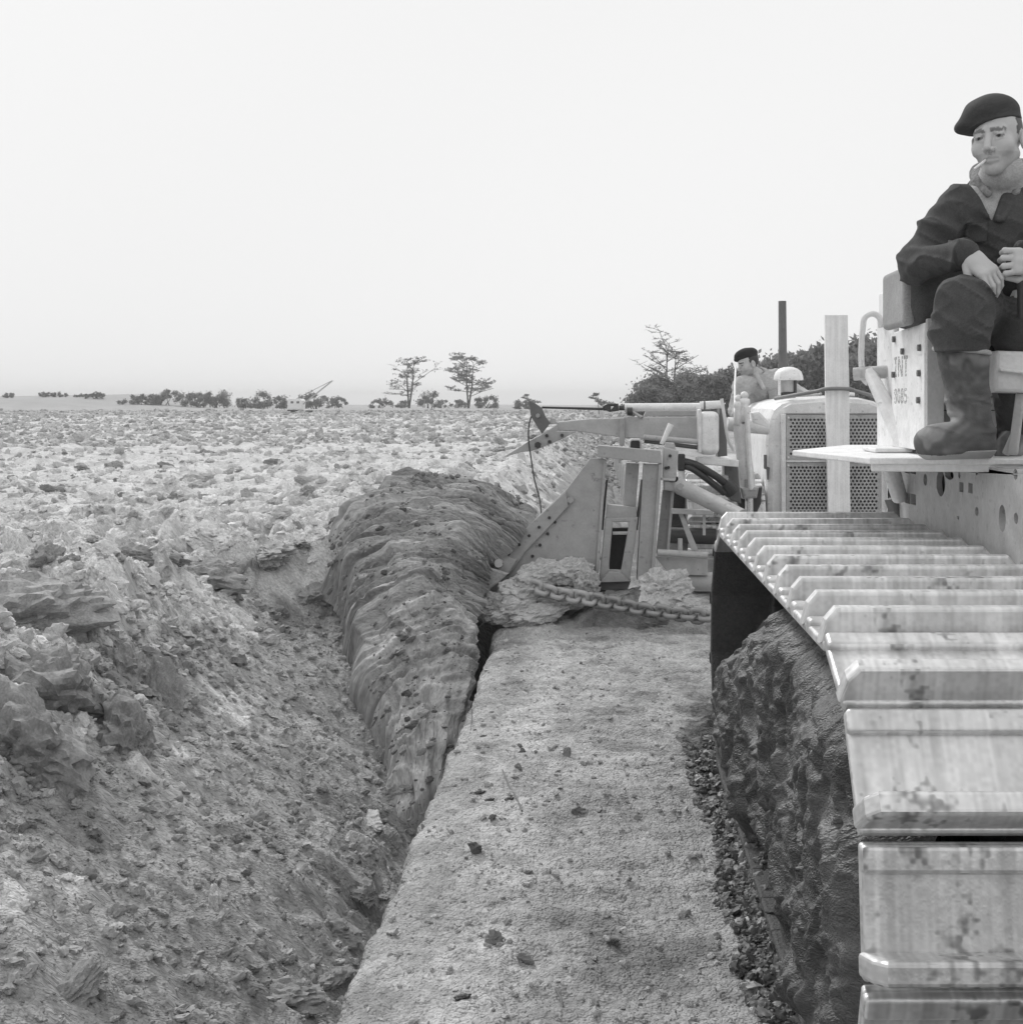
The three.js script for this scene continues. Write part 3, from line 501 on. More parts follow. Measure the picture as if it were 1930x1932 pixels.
// ---------------------------------------------------------------- chain
{
  const path = new THREE.CatmullRomCurve3([at(1003, 1106, 9.0), at(1045, 1118, 8.95), at(1100, 1128, 8.88), at(1160, 1140, 8.8), at(1215, 1150, 8.72), at(1270, 1158, 8.66), at(1340, 1164, 8.6)]);
  const t = thing('tow_chain', 'heavy iron chain hanging from the plough towards the near crawler tractor', 'chain', at(1160, 1170, 8.8));
  const link = (a, L, w, r) => { const c = new THREE.CatmullRomCurve3([[-L, 0], [-L * 0.7, w], [0, w * 1.08], [L * 0.7, w], [L, 0], [L * 0.7, -w], [0, -w * 1.08], [-L * 0.7, -w]].map(([x, y]) => new THREE.Vector3(x, y, 0)), true); return new THREE.TubeGeometry(c, 20, r, 7, true).rotateX(a); };
  const N = 22, len = path.getLength(), pitch = len / N, gA = [0.5, -1.07].map((a) => link(a, pitch * 0.7, 0.037, 0.018));
  for (let i = 0; i < N; i++) {
    const u = (i + 0.5) / N, p = path.getPointAt(u), q = path.getTangentAt(u), o = shade(new THREE.Mesh(gA[i % 2], i < 8 ? M.mid : M.chain)); o.name = 'link';
    o.position.copy(p).sub(t.position); o.quaternion.setFromUnitVectors(new THREE.Vector3(1, 0, 0), q); o.rotateX(0.25 * vnoise(i, 2, 2)); t.add(o);
  }
}
// ---------------------------------------------------------------- boom with the small leading share, carried in front of the far tractor
{
  const D = 10.0, t = thing('plough_boom', 'long grey steel boom with a small pointed share at its left end', 'plough boom', at(1180, 840, D));
  const z4 = (u, v) => [(1250 + u / 3.217) / 1.346, (950 + v / 3.217) / 1.346];
  part(t, 'main_beam', plate([z4(1075, 350), z4(1690, 348), z4(1690, 545), z4(1075, 520)], D, 0.16, 0.006), M.mid);
  part(t, 'tapered_beam', plate([z4(528, 392), z4(800, 365), z4(1050, 362), z4(1050, 515), z4(880, 492), z4(700, 468), z4(530, 462)], D + 0.01, 0.13, 0.006), M.mid);
  part(t, 'joint_flange', plate([z4(1038, 362), z4(1082, 358), z4(1080, 585), z4(1040, 585)], D - 0.04, 0.24, 0.004), M.grey);
  part(t, 'upper_beam', plate([z4(1260, 290), z4(1690, 288), z4(1690, 342), z4(1235, 345)], D + 0.25, 0.1, 0.004), M.grey);
  const head = part(t, 'share_head', plate([z4(300, 215), z4(345, 235), z4(405, 275), z4(435, 345), z4(475, 400), z4(405, 487), z4(330, 370), z4(312, 330)], D - 0.03, 0.04, 0.004), M.iron);
  part(head, 'bolt', bolt(at(...z4(372, 340), D - 0.05), 0.017, 0.03), M.grey);
  part(t, 'link_plate', plate([z4(475, 355), z4(515, 365), z4(525, 405), z4(470, 412)], D - 0.02, 0.05, 0.004), M.grey);
  const share = part(t, 'small_share', plate([z4(80, 685), z4(200, 610), z4(300, 545), z4(400, 495), z4(525, 415), z4(530, 466), z4(690, 468), z4(560, 535), z4(370, 615), z4(310, 632), z4(240, 636)], D - 0.07, 0.035, 0.005), M.grey);
  for (const q of [[445, 503], [570, 500], [468, 553], [372, 580]]) part(share, 'bolt', bolt(at(...z4(...q), D - 0.08), q[0] === 372 ? 0.026 : 0.014, 0.03), M.dark);
  part(t, 'tension_rod', rod(at(...z4(405, 272), D + 0.05), at(...z4(905, 285), D + 0.05), 0.008, 0.01, 8), M.dark);
  const c = part(t, 'clevis', plate([z4(900, 262), z4(935, 240), z4(1030, 240), z4(1035, 300), z4(960, 310), z4(905, 290)], D + 0.02, 0.07, 0.008, [[z4(915, 268), z4(915, 290), z4(940, 290), z4(940, 268)], [z4(970, 262), z4(970, 290), z4(995, 290), z4(995, 262)]]), M.dark);
  part(c, 'lock_nut', rod(at(...z4(1035, 277), D + 0.05), at(...z4(1085, 277), D + 0.05), 0.02, 0.02, 6), M.dark);
  part(t, 'ram_rod', rod(at(...z4(1080, 272), D + 0.05), at(...z4(1700, 268), D + 0.05), 0.03, 0.03, 18), M.pale);
  part(t, 'hose_clip', rod(at(...z4(1100, 305), D), at(...z4(1145, 305), D), 0.03, 0.03, 8), M.dark);
  part(t, 'hose', hose([at(...z4(1145, 310), D), at(...z4(1190, 335), D), at(...z4(1225, 355), D - 0.02)], 0.011), M.mid);
  part(t, 'lower_pipe', rod(at(...z4(1235, 515), D - 0.12), at(...z4(1680, 553), D - 0.12), 0.02, 0.02), M.mid);
  part(t, 'return_pipe', rod(at(...z4(1240, 545), D - 0.08), at(...z4(1680, 600), D - 0.08), 0.016, 0.016), M.iron);
  part(t, 'drop_bar', plate([z4(1120, 560), z4(1130, 530), z4(1210, 535), z4(1220, 600), z4(1120, 600)], D - 0.25, 0.12, 0.01), M.dark);
  single('wire', 'thin dark wire hanging from the small share down to the field', 'wire', hose([at(...z4(320, 345), D - 0.09), at(...z4(300, 420), D - 0.1), at(...z4(297, 540), D - 0.1), at(...z4(312, 650), D - 0.1), at(...z4(345, 860), D - 0.15), at(...z4(385, 1010), D - 0.2), at(...z4(403, 1150), D - 0.3)], 0.006, 50, 6), M.dark);
}
// ---------------------------------------------------------------- near crawler tractor
const trackPlate = (() => {
  const w = 0.7, p = 0.24;
  const base = new RoundedBoxGeometry(w, 0.024, p * 0.97, 2, 0.008);
  const s = new THREE.Shape(); const q = [[-0.35, 0.008], [-0.338, 0.05], [-0.318, 0.073], [0.318, 0.073], [0.338, 0.05], [0.35, 0.008]]; q.forEach(([x, y], i) => i ? s.lineTo(x, y) : s.moveTo(x, y));
  const bar = new THREE.ExtrudeGeometry(s, { depth: 0.026, bevelEnabled: true, bevelSize: 0.009, bevelThickness: 0.009, bevelOffset: -0.004, bevelSegments: 3 }); bar.translate(0, 0, p / 2 - 0.045);
  const lip = new RoundedBoxGeometry(w, 0.03, 0.05, 2, 0.01); lip.translate(0, 0.012, -p / 2 + 0.03);
  const g = metricUV(join([base, bar, lip])); return [0, 1, 2, 3, 4].map((k) => { const c = g.clone(), u = c.attributes.uv; for (let i = 0; i < u.count; i++) u.setXY(i, u.getX(i) + k * 0.371, u.getY(i) + k * 0.613); return c; });
})();
const trackLink = metricUV(join([new RoundedBoxGeometry(0.05, 0.08, 0.2, 2, 0.015).translate(-0.09, -0.062, 0), new RoundedBoxGeometry(0.05, 0.08, 0.2, 2, 0.015).translate(0.09, -0.062, 0)]));
function loop(s, dFront, dRear, R) {      // point and angle along a track loop; s = metres from the front of the top run
  const L = dRear - dFront, P = 2 * L + 2 * Math.PI * R; s = ((s % P) + P) % P;
  if (s < L) return [dFront + s, 2 * R, 0];
  s -= L; if (s < Math.PI * R) { const a = s / R; return [dRear + Math.sin(a) * R, R + Math.cos(a) * R, a]; }
  s -= Math.PI * R; if (s < L) return [dRear - s, 0, Math.PI];
  s -= L; const a = Math.PI + s / R; return [dFront + Math.sin(a) * R, R + Math.cos(a) * R, a];
}
function trackLoop(t, X, dFront, dRear, R, y0, n, mat, linkMat, scale = 1) {
  const P = 2 * (dRear - dFront) + 2 * Math.PI * R, out = [];
  for (let i = 0; i < n; i++) {
    const [d, y, a] = loop(i * P / n + 0.07, dFront, dRear, R);
    const o = shade(new THREE.Mesh(trackPlate[i * 3 % 5], a > 0.9 && a < 3.6 ? M.mudded : mat)); o.name = 'track_plate'; o.position.set(X, y + y0, -d).sub(t.position); o.rotation.x = -a; o.scale.set(scale, 1, (P / n) / 0.24 * (a > 0.3 && a < 3.6 ? 1.15 : 1)); t.add(o);
    if (linkMat) { const l = shade(new THREE.Mesh(trackLink, linkMat)); l.name = 'link'; o.add(l); }
  }
}
const near = thing('crawler_tractor', 'near crawler tractor at the right edge with broad muddy track plates', 'tractor', new THREE.Vector3(1.4, 0, -4));
{
  const t = near, R = 0.455, dF = 2.845, dR = 5.14, X = 0.806;
  trackLoop(t, X, dF, dR, R, 0.045, 31, M.worn, M.dark);
  // frame, idler, sprocket and rollers inside the loop
  const wheel = (d, r, w, n) => rod(new THREE.Vector3(X - w / 2, R + 0.03, -d), new THREE.Vector3(X + w / 2, R + 0.03, -d), r, r, n);
  part(t, 'idler_wheel', wheel(dF, R - 0.11, 0.14, 40), M.dark); part(t, 'drive_sprocket', wheel(dR, R - 0.12, 0.1, 26), M.dark);
  part(t, 'track_frame', block(0.62, 1.0, 0.2, 0.62, 2.95, 4.95, 0.03), M.dark);
  for (let i = 0; i < 6; i++) part(t, 'roller', rod(new THREE.Vector3(0.66, 0.17, -3.05 - i * 0.36), new THREE.Vector3(0.95, 0.17, -3.05 - i * 0.36), 0.12, 0.12, 20), M.dark);
  // mud packed into the side of the track
  {
    const nd = 340, ny = 150, pos = [], uv = [], col = [], idx = [], ok = [];
    for (let j = 0; j <= ny; j++) for (let i = 0; i <= nd; i++) {
      const d = 2.42 + 3.0 * i / nd, y = -0.03 + 0.93 * j / ny;
      const q = Math.max(dF - d, d - dR, 0), edge = R - 0.03 - Math.hypot(q, y - R - 0.045);           // depth inside the loop
      const top = 0.93 - 0.27 * Math.max(0, d - 3.75) - y + 0.05 * vnoise(d * 6, y * 3, 1);
      const m = Math.min(edge, top * 0.8) + 0.015 * vnoise(d * 14, y * 14, 3), inr = sstep(-0.03, 0.12, m);
      const wa = d + 0.05 * vnoise(d * 9, y * 9, 21), wb = y + 0.05 * vnoise(d * 9, y * 9, 22), rid = (1 - Math.abs(vnoise(wa * 7, wb * 6, 3))) * 0.6 + (1 - Math.abs(vnoise(wa * 17, wb * 15, 5))) * 0.3 + vnoise(wa * 38, wb * 36, 8) * 0.16 + vnoise(wa * 80, wb * 80, 9) * 0.08;
      const x = 0.62 - inr * (0.12 + 0.06 * fbm(d * 2.4, y * 2.4, 8, 3) + 0.075 * rid) - 0.14 * sstep(0.2, 0.03, y + 0.05 * vnoise(d * 7, 3, 3)) * (1 - sstep(5.2, 5.4, d)) * sstep(2.5, 2.75, d);
      pos.push(x, y, -d); uv.push(d, y); ok.push(edge > (q < 0.05 && y < R ? -0.1 : -0.004) && top > -0.06); const c = clamp(0.075 + 0.08 * fbm(d * 7, y * 7, 3, 4) + 0.05 * sstep(0.4, 0.7, vnoise(d * 13, y * 11, 6)), 0.03, 0.25); col.push(c, c, c);
    }
    for (let j = 0; j < ny; j++) for (let i = 0; i < nd; i++) { const a = j * (nd + 1) + i, b = a + 1, c = a + nd + 1, e = c + 1; if (ok[a] && ok[b] && ok[c] && ok[e]) idx.push(a, b, c, b, e, c); }
    const g = new THREE.BufferGeometry(); g.setAttribute('position', new THREE.Float32BufferAttribute(pos, 3)); g.setAttribute('uv', new THREE.Float32BufferAttribute(uv, 2)); g.setAttribute('color', new THREE.Float32BufferAttribute(col, 3)); g.setIndex(idx); g.computeVertexNormals();
    part(t, 'packed_mud', g, new THREE.MeshStandardMaterial({ color: grey(1), map: rep(soilMap, 2), vertexColors: true, roughness: 0.5, bumpMap: rep(soilBump, 2), bumpScale: 0.009, side: THREE.DoubleSide }), 'dark wet mud packed into the side of the track');
  }
  // hull: side plate with slots and holes cut through
  const side = (d, Y) => new THREE.Vector2(d, Y), hs = new THREE.Shape([side(3.2, 0.55), side(5.42, 0.72), side(5.42, 0.99), side(5.42, 1.25), side(3.2, 1.25)]);
  const cut = (x, y, w, h, round) => { const d = 1.19 * FOCAL / (x - 1130), Y = EYE - (y - 762) / FOCAL * d; const p = new THREE.Path(); if (round) p.absellipse(d, Y, w, h, 0, Math.PI * 2, true); else { p.moveTo(d - w, Y - h); p.lineTo(d - w, Y + h); p.lineTo(d + w, Y + h); p.lineTo(d + w, Y - h); p.lineTo(d - w, Y - h); } hs.holes.push(p); };
  for (const [x, y, w, h, r] of [[1711, 883, 0.045, 0.02], [1722, 884, 0.045, 0.02], [1711, 940, 0.045, 0.02], [1722, 942, 0.045, 0.02], [1745, 905, 0.03, 0.022, 1], [1774, 912, 0.06, 0.045, 1], [1790, 896, 0.06, 0.016, 1], [1809, 896, 0.014, 0.012, 1], [1813, 919, 0.026, 0.016], [1830, 921, 0.026, 0.016], [1842, 965, 0.02, 0.014, 1], [1890, 978, 0.035, 0.04, 1], [1916, 978, 0.02, 0.016, 1], [1915, 895, 0.02, 0.016, 1], [1842, 888, 0.014, 0.014, 1], [1807, 977, 0.012, 0.006, 1]]) cut(x, y, w, h, r);
  const hg = new THREE.ExtrudeGeometry(hs, { depth: 0.02, bevelEnabled: false, curveSegments: 14 }); hg.rotateY(Math.PI / 2); hg.translate(1.19, 0, 0);
  part(t, 'hull_side', metricUV(hg), M.mid);
  part(t, 'hull_body', block(1.26, 2.5, 0.4, 1.22, 3.0, 5.4, 0.02), M.dark);
  part(t, 'hull_rear_flap', block(1.17, 1.4, 0.72, 0.99, 5.3, 5.5, 0.01), M.light);
  part(t, 'hull_end', block(1.19, 2.5, 0.7, 1.24, 5.42, 5.5, 0.01), M.light);
  part(t, 'hood', block(1.45, 2.25, 1.0, 1.75, 2.3, 3.75, 0.08), M.light);
  part(t, 'ledge', beam(at(1655, 990, 5.4), at(1705, 990, 5.4), 0.03, 0.025), M.pale);
  // fender platform
  {
    const f = new THREE.Shape([[0.695, 4.9], [0.835, 4.22], [1.95, 4.1], [1.95, 5.55], [1.0, 5.55]].map(([x, d]) => new THREE.Vector2(x, d)));
    const g = new THREE.ExtrudeGeometry(f, { depth: 0.012, bevelEnabled: true, bevelSize: 0.004, bevelThickness: 0.004, bevelSegments: 2 }); g.rotateX(-Math.PI / 2); g.translate(0, 1.268, 0);
    part(t, 'fender_platform', metricUV(g), M.pale);
    part(t, 'fender_edge', beam(new THREE.Vector3(0.84, 1.256, -4.235), new THREE.Vector3(1.95, 1.256, -4.115), 0.02, 0.03, 0.005), M.light);
  }
  // seat box: side panel with bolts, back plates, dark inside
  const sx = 1.035, sp = new THREE.Shape([side(4.35, 1.3), side(4.83, 1.3), side(4.83, 1.68), side(4.8, 1.7), side(4.35, 1.708)]);
  const spg = new THREE.ExtrudeGeometry(sp, { depth: 0.014, bevelEnabled: true, bevelSize: 0.004, bevelThickness: 0.004, bevelOffset: -0.004 }); spg.rotateY(Math.PI / 2); spg.translate(sx, 0, 0);
  const panel = part(t, 'side_panel', metricUV(spg), M.pale);
  const onPanel = (x, y, off = 0) => { const d = (sx - off) * FOCAL / (x - 1130); return at(x, y, d); };
  for (const [x, y] of [[1735, 656], [1734, 704], [1733, 755], [1687, 640], [1686, 707], [1703, 663]]) part(panel, 'bolt', bolt(onPanel(x, y, 0.006), 0.013, 0.016, new THREE.Vector3(-1, 0, 0)), M.iron);
  part(t, 'panel_edge', block(1.036, 1.09, 1.3, 1.72, 4.33, 4.352, 0.003), M.mid);
  part(t, 'rear_panel', block(1.04, 1.06, 1.29, 1.86, 4.84, 5.1, 0.006), M.pale);
  part(t, 'post', block(1.045, 1.1, 1.29, 1.8, 5.1, 5.16, 0.006), M.pale);
  part(t, 'seat_back_wall', block(1.2, 2.3, 1.28, 1.8, 5.2, 5.26, 0.01), M.dark);
  part(t, 'seat_inner_wall', block(1.06, 1.075, 1.3, 1.7, 4.4, 5.2, 0.004), M.black);
  part(t, 'seat_base', block(1.1, 1.9, 1.45, 1.66, 4.72, 5.15, 0.02), M.black);
  part(t, 'riveted_strip', plate([[1746, 692], [1752, 690], [1756, 705], [1759, 850], [1744, 850]], 4.5, 0.02, 0.004), M.mid);
  for (let i = 0; i < 7; i++) part(t, 'rivet', bolt(at(1748, 708 + i * 20, 4.495), 0.008, 0.01), M.iron);
  part(t, 'upper_step_plate', plate([[1757, 726], [1960, 726], [1960, 748], [1759, 748]], 4.62, 0.03), M.mid);
  part(t, 'middle_step_plate', plate([[1759, 749.5], [1960, 749.5], [1960, 774], [1760, 774]], 4.64, 0.03), M.mid);
  part(t, 'lower_step_plate', plate([[1760, 775.5], [1960, 775.5], [1960, 818], [1872, 818], [1872, 852], [1761, 852]], 4.63, 0.03), M.mid);
  // control box and levers at the right edge
  part(t, 'control_box', plate([[1880, 663], [1884, 661], [1960, 664], [1960, 742], [1876, 740], [1875, 734]], 4.22, 0.16, 0.012), M.light);
  part(t, 'box_rib', beam(at(1884, 697, 4.21), at(1960, 706, 4.2), 0.02, 0.012), M.light);
  part(t, 'control_stand', plate([[1915, 560], [1922, 545], [1960, 545], [1960, 663], [1918, 663], [1921, 630], [1914, 600]], 4.26, 0.08, 0.012), M.light);
  part(t, 'pedal_bar', beam(at(1925, 742, 4.25), at(1910, 858, 4.2), 0.03, 0.016), M.mid);
  part(t, 'pedal_rod', rod(at(1897, 856, 4.24), at(1915, 815, 4.26), 0.012, 0.012), M.mid);
  const lever = part(t, 'steering_lever', rod(at(1928, 600, 4.12), at(1926, 472, 4.1), 0.014, 0.016), M.dark); part(lever, 'knob', new THREE.SphereGeometry(0.024, 16, 12).translate(at(1926, 468, 4.1).x, at(1926, 468, 4.1).y, -4.1), M.black);
  // grab rail, brace tube, foot plate
  part(t, 'grab_rail', hose([at(1662, 618, 5.0), at(1659, 600, 5.0), at(1647, 592, 5.0), at(1632, 598, 5.0), at(1627, 620, 5.0), at(1625, 690, 5.0), at(1630, 716, 5.0), at(1638, 724, 4.99)], 0.011, 60, 10), M.light);
  part(t, 'brace_tube', rod(at(1640, 702, 4.98), at(1712, 850, 4.72), 0.024, 0.034, 18), M.light);
  part(t, 'brace_foot', block(0.93, 1.06, 1.285, 1.3, 4.62, 4.85, 0.006), M.light);
  part(t, 'brace_clamp', rod(at(1610, 706, 5.0), at(1690, 700, 4.95), 0.024, 0.024), M.mid);
  part(t, 'lower_brace', rod(at(1675, 868, 5.2), at(1697, 940, 5.3), 0.036, 0.03), M.light);
  part(t, 'rear_linkage', rod(at(1682, 940, 5.45), at(1694, 990, 5.45), 0.03, 0.02), M.iron);
  // upholstered side cushion
  const c = part(t, 'side_cushion', block(0.985, 1.28, 1.70, 1.895, 4.36, 4.7, 0.062), M.cloth(0.13), 'dark padded side cushion');
  part(c, 'end_cover', block(0.972, 1.012, 1.702, 1.893, 4.385, 4.712, 0.019), M.cloth(0.5));
  // stencilled marks on the panel
  const cv = document.createElement('canvas'); cv.width = 256; cv.height = 256; const x2 = cv.getContext('2d'); x2.fillStyle = '#000'; x2.fillRect(0, 0, 256, 256); x2.fillStyle = '#bbb';
  x2.font = 'bold 100px sans-serif'; x2.save(); x2.scale(1.25, 1.25); x2.fillText('INT', 8, 84); x2.restore(); x2.font = 'bold 92px sans-serif'; x2.fillText('8085', 8, 222);
  x2.fillStyle = '#000'; for (let i = 0; i < 900; i++) x2.fillRect(rnd() * 256, rnd() * 256, rr(2, 7), rr(2, 7));
  const tx = new THREE.CanvasTexture(cv); 
  const sg = new THREE.PlaneGeometry(0.26, 0.2); sg.rotateY(-Math.PI / 2); sg.translate(sx - 0.0045, 1.525, -4.67);
  part(panel, 'stencilled_lettering', sg, new THREE.MeshStandardMaterial({ color: grey(0.34), alphaMap: tx, transparent: true, roughness: 0.8 }));
}
// ---------------------------------------------------------------- far crawler tractor
const farT = thing('crawler_tractor', 'far pale crawler tractor facing the camera with a perforated radiator grille', 'tractor', new THREE.Vector3(1.73, 0, -11.5));
{
  const t = farT, D = 10.5;
  // hood: arched front profile swept back
  const prof = [[1444, 1010], [1446, 830], [1450, 790], [1458, 772], [1472, 760], [1500, 752], [1560, 747], [1620, 750], [1650, 757], [1666, 768], [1676, 790], [1676, 1010]];
  part(t, 'hood', plate(prof, D, 2.0, 0.05), M.light);
  part(t, 'nose_band', plate([[1476, 770], [1490, 762], [1560, 756], [1640, 761], [1668, 772], [1668, 781], [1476, 781]], D - 0.012, 0.03, 0.008), M.light);
  part(t, 'radiator_core', plate([[1482, 782], [1664, 782], [1664, 1000], [1482, 1000]], D - 0.015, 0.02, 0.002), M.iron);
  const grille = (x0, y0, x1, y1) => {
    const r = 2.55, px = 7.3, py = 6.4, holes = []; let odd = 0;
    for (let y = y0 + 9; y < y1 - 7; y += py / 1.0, odd ^= 1) for (let x = x0 + 9 + odd * px / 2; x < x1 - 8; x += px) holes.push(Array.from({ length: 7 }, (_, i) => [x + r * Math.cos(i / 7 * 6.283), y + r * Math.sin(i / 7 * 6.283)]));
    const g = part(t, 'grille_panel', plate([[x0, y0], [x1, y0], [x1, y1], [x0, y1]], D - 0.045, 0.006, 0, holes), M.mid);
    for (const [x, y] of [[x0 + 4, y0 + 5], [x1 - 4, y0 + 5], [x0 + 4, y1 - 5], [x1 - 4, y1 - 5]]) part(g, 'screw', bolt(at(x, y, D - 0.05), 0.009, 0.012), M.pale);
    return g;
  };
  grille(1483, 783, 1662, 868); grille(1483, 873, 1662, 985);
  const frame = (n, q) => part(t, n, plate(q, D - 0.055, 0.05, 0.005), M.light);
  frame('grille_post', [[1474, 781], [1482.5, 781], [1482.5, 990], [1474, 990]]); frame('grille_post', [[1662.5, 781], [1672, 781], [1672, 990], [1662.5, 990]]); frame('grille_bar', [[1483, 868.5], [1662, 868.5], [1662, 872.5], [1483, 872.5]]);
  part(t, 'side_guard', plate([[1672.5, 868], [1674, 868], [1674, 985], [1672.5, 985]], D - 0.1, 0.3, 0.001), M.pale);
  part(t, 'hood_latch', plate([[1441, 858], [1447, 858], [1447, 880], [1452, 882], [1450, 905], [1447, 905], [1446, 886], [1441, 884]], D - 0.02, 0.03, 0.003), M.iron);
  part(t, 'radiator_cap', lathe([[0, 0], [0.05, 0], [0.05, 0.03], [0, 0.035]], 16, at(1600, 748, D + 0.2)), M.pale);
  // exhaust and pre-cleaner
  part(t, 'exhaust_pipe', rod(at(1477, 760, 11.4), at(1475.5, 568, 11.4), 0.037, 0.033, 20), M.iron);
  const pc = part(t, 'air_precleaner', lathe([[0.0, 0.16], [0.04, 0.157], [0.075, 0.145], [0.105, 0.12], [0.118, 0.085], [0.121, 0.055], [0.112, 0.05], [0.06, 0.048]], 32, at(1487, 729, 11.2).add(new THREE.Vector3(0, 0, 0))), M.pale);
  part(pc, 'intake_stack', lathe([[0.06, -0.13], [0.06, 0.05]], 20, at(1487, 729, 11.2)), M.mid);
  part(pc, 'band', lathe([[0.065, -0.075], [0.075, -0.07], [0.075, -0.05], [0.065, -0.045]], 20, at(1487, 729, 11.2)), M.dark);
  for (const x of [1470, 1500]) part(pc, 'stay', rod(at(x, 746, 11.15), at(x, 716, 11.15), 0.012), x === 1470 ? M.pale : M.dark);
  // hydraulic ram at the front corner
  const d = 10.3, ram = part(t, 'lift_cylinder', rod(at(1412, 938, d), at(1396, 800, d), 0.062, 0.056, 24), M.light);
  part(ram, 'oil_pipe', rod(at(1417, 936, d - 0.08), at(1408, 768, d - 0.08), 0.02), M.pale);
  part(ram, 'gland', plate([[1397, 920], [1432, 920], [1428, 940], [1402, 942]], d - 0.1, 0.18, 0.02), M.grey);
  part(ram, 'gland_bolt', bolt(at(1410, 913, d - 0.05), 0.03, 0.07, new THREE.Vector3(0, 1, 0)), M.mid);
  part(t, 'ram_yoke', plate([[1393, 925], [1438, 918], [1436, 950], [1426, 972], [1400, 972], [1392, 950]], d - 0.02, 0.1, 0.02), M.dark);
  part(t, 'ram_rod', rod(at(1413, 935, d - 0.05), at(1413, 1010, d - 0.05), 0.033, 0.033, 18), M.chrome);
  part(t, 'ram_trunnion', rod(at(1372, 800, d + 0.05), at(1450, 808, d + 0.05), 0.055, 0.05, 18), M.light);
  part(t, 'ram_bracket', plate([[1416, 778], [1432, 776], [1455, 800], [1452, 812], [1420, 800]], d, 0.14, 0.02), M.light);
  for (const [x, y, r] of [[1392, 752, 0.026], [1404, 746, 0.032]]) { const b = part(t, 'hose_fitting', lathe([[0, 0.09], [r * 0.6, 0.085], [r * 0.8, 0.06], [r * 0.6, 0.04], [r * 1.3, 0.03], [r * 1.3, 0.0], [r * 0.9, -0.02], [r * 1.25, -0.06], [r * 1.2, -0.14], [0, -0.14]], 18, at(x, y + 15, d - 0.03)), M.pale); part(b, 'ball_cap', new THREE.SphereGeometry(r * 0.95, 14, 10).translate(at(x, y, d - 0.03).x, at(x, y, d - 0.03).y, -d + 0.03), M.light); }
  part(t, 'hydraulic_hose', hose([at(1388, 690, 11.6), at(1386, 730, 11.2), at(1386, 790, 10.6), at(1384, 806, 10.4)], 0.008), M.pale);
  // battery box and light can
  const b = part(t, 'oil_can', block(at(1318, 0, 9.9).x, at(1356, 0, 9.9).x, at(0, 858, 9.9).y, at(0, 776, 9.9).y, 9.85, 10.05, 0.045), M.pale, 'dented pale metal oil can');
  part(b, 'can_rim', block(at(1316, 0, 9.9).x, at(1322, 0, 9.9).x, at(0, 855, 9.9).y, at(0, 772, 9.9).y, 9.84, 10.06, 0.012), M.light);
  part(b, 'top_tube', rod(at(1320, 765, 9.95), at(1362, 763, 9.95), 0.03, 0.03, 18), M.light);
  part(b, 'strap', rod(at(1327, 765, 9.95), at(1330, 765, 9.95), 0.033, 0.033, 18), M.iron);
  part(t, 'can_carrier', plate([[1357, 770], [1369, 760], [1372, 860], [1354, 862]], 10.0, 0.2, 0.01), M.iron);
  part(t, 'carrier_shelf', beam(at(1312, 868, 9.95), at(1392, 874, 9.95), 0.12, 0.05), M.light);
  part(t, 'lever_rod', hose([at(1361, 752, 9.85), at(1367, 790, 9.85), at(1374, 830, 9.9), at(1384, 850, 9.95)], 0.012), M.light);
  part(t, 'support_post', plate([[1366, 874], [1392, 876], [1398, 950], [1378, 944], [1366, 920]], 10.05, 0.2, 0.01), M.iron);
  part(t, 'hose', hose([at(1286, 870, 9.9), at(1310, 876, 9.85), at(1345, 895, 9.85), at(1372, 915, 9.95)], 0.027), M.rubber);
  part(t, 'hose', hose([at(1286, 878, 9.92), at(1305, 884, 9.85), at(1335, 905, 9.85), at(1366, 930, 9.95)], 0.025), M.rubber);
  part(t, 'hose_coupling', rod(at(1362, 908, 9.95), at(1380, 926, 10.0), 0.06, 0.06, 14), M.dark);
  part(t, 'hose_elbow', block(at(1278, 0, 9.9).x, at(1292, 0, 9.9).x, at(0, 888, 9.9).y, at(0, 856, 9.9).y, 9.86, 9.94, 0.012), M.rubber);
  part(t, 'elbow_pipe', rod(at(1285, 888, 9.9), at(1286, 915, 9.9), 0.024), M.light);
  // its tracks and belly
  const R = 0.4, X0 = at(1295, 0, 10.9).x, Y = 0.0;
  trackLoop(t, 0.97, 10.75, 13.0, R, 0.03, 30, M.worn, null, 0.85); trackLoop(t, 2.55, 10.75, 13.0, R, 0.03, 30, M.worn, null, 0.85);
  for (const X of [0.97, 2.55]) { part(t, 'track_frame', block(X - 0.16, X + 0.16, 0.2, 0.6, 10.9, 12.9, 0.03), M.dark); part(t, 'idler_wheel', rod(new THREE.Vector3(X - 0.08, R + 0.03, -10.75), new THREE.Vector3(X + 0.08, R + 0.03, -10.75), R - 0.08, R - 0.08, 32), M.dark); }
  part(t, 'belly_guard', block(1.35, 2.15, 0.3, 0.75, 10.55, 12.9, 0.03), M.iron);
  part(t, 'push_frame', rod(at(1262, 1010, 10.3), at(1350, 1012, 10.3), 0.06, 0.06, 18), M.dark);
  part(t, 'seat_platform', block(1.2, 2.3, 0.75, 0.95, 12.3, 13.6, 0.03), M.mid);
  part(t, 'seat', block(1.5, 2.05, 1.0, 1.12, 12.5, 13.1, 0.04), M.dark); part(t, 'seat_backrest', block(1.5, 2.05, 1.1, 1.4, 13.1, 13.2, 0.04), M.dark);
}
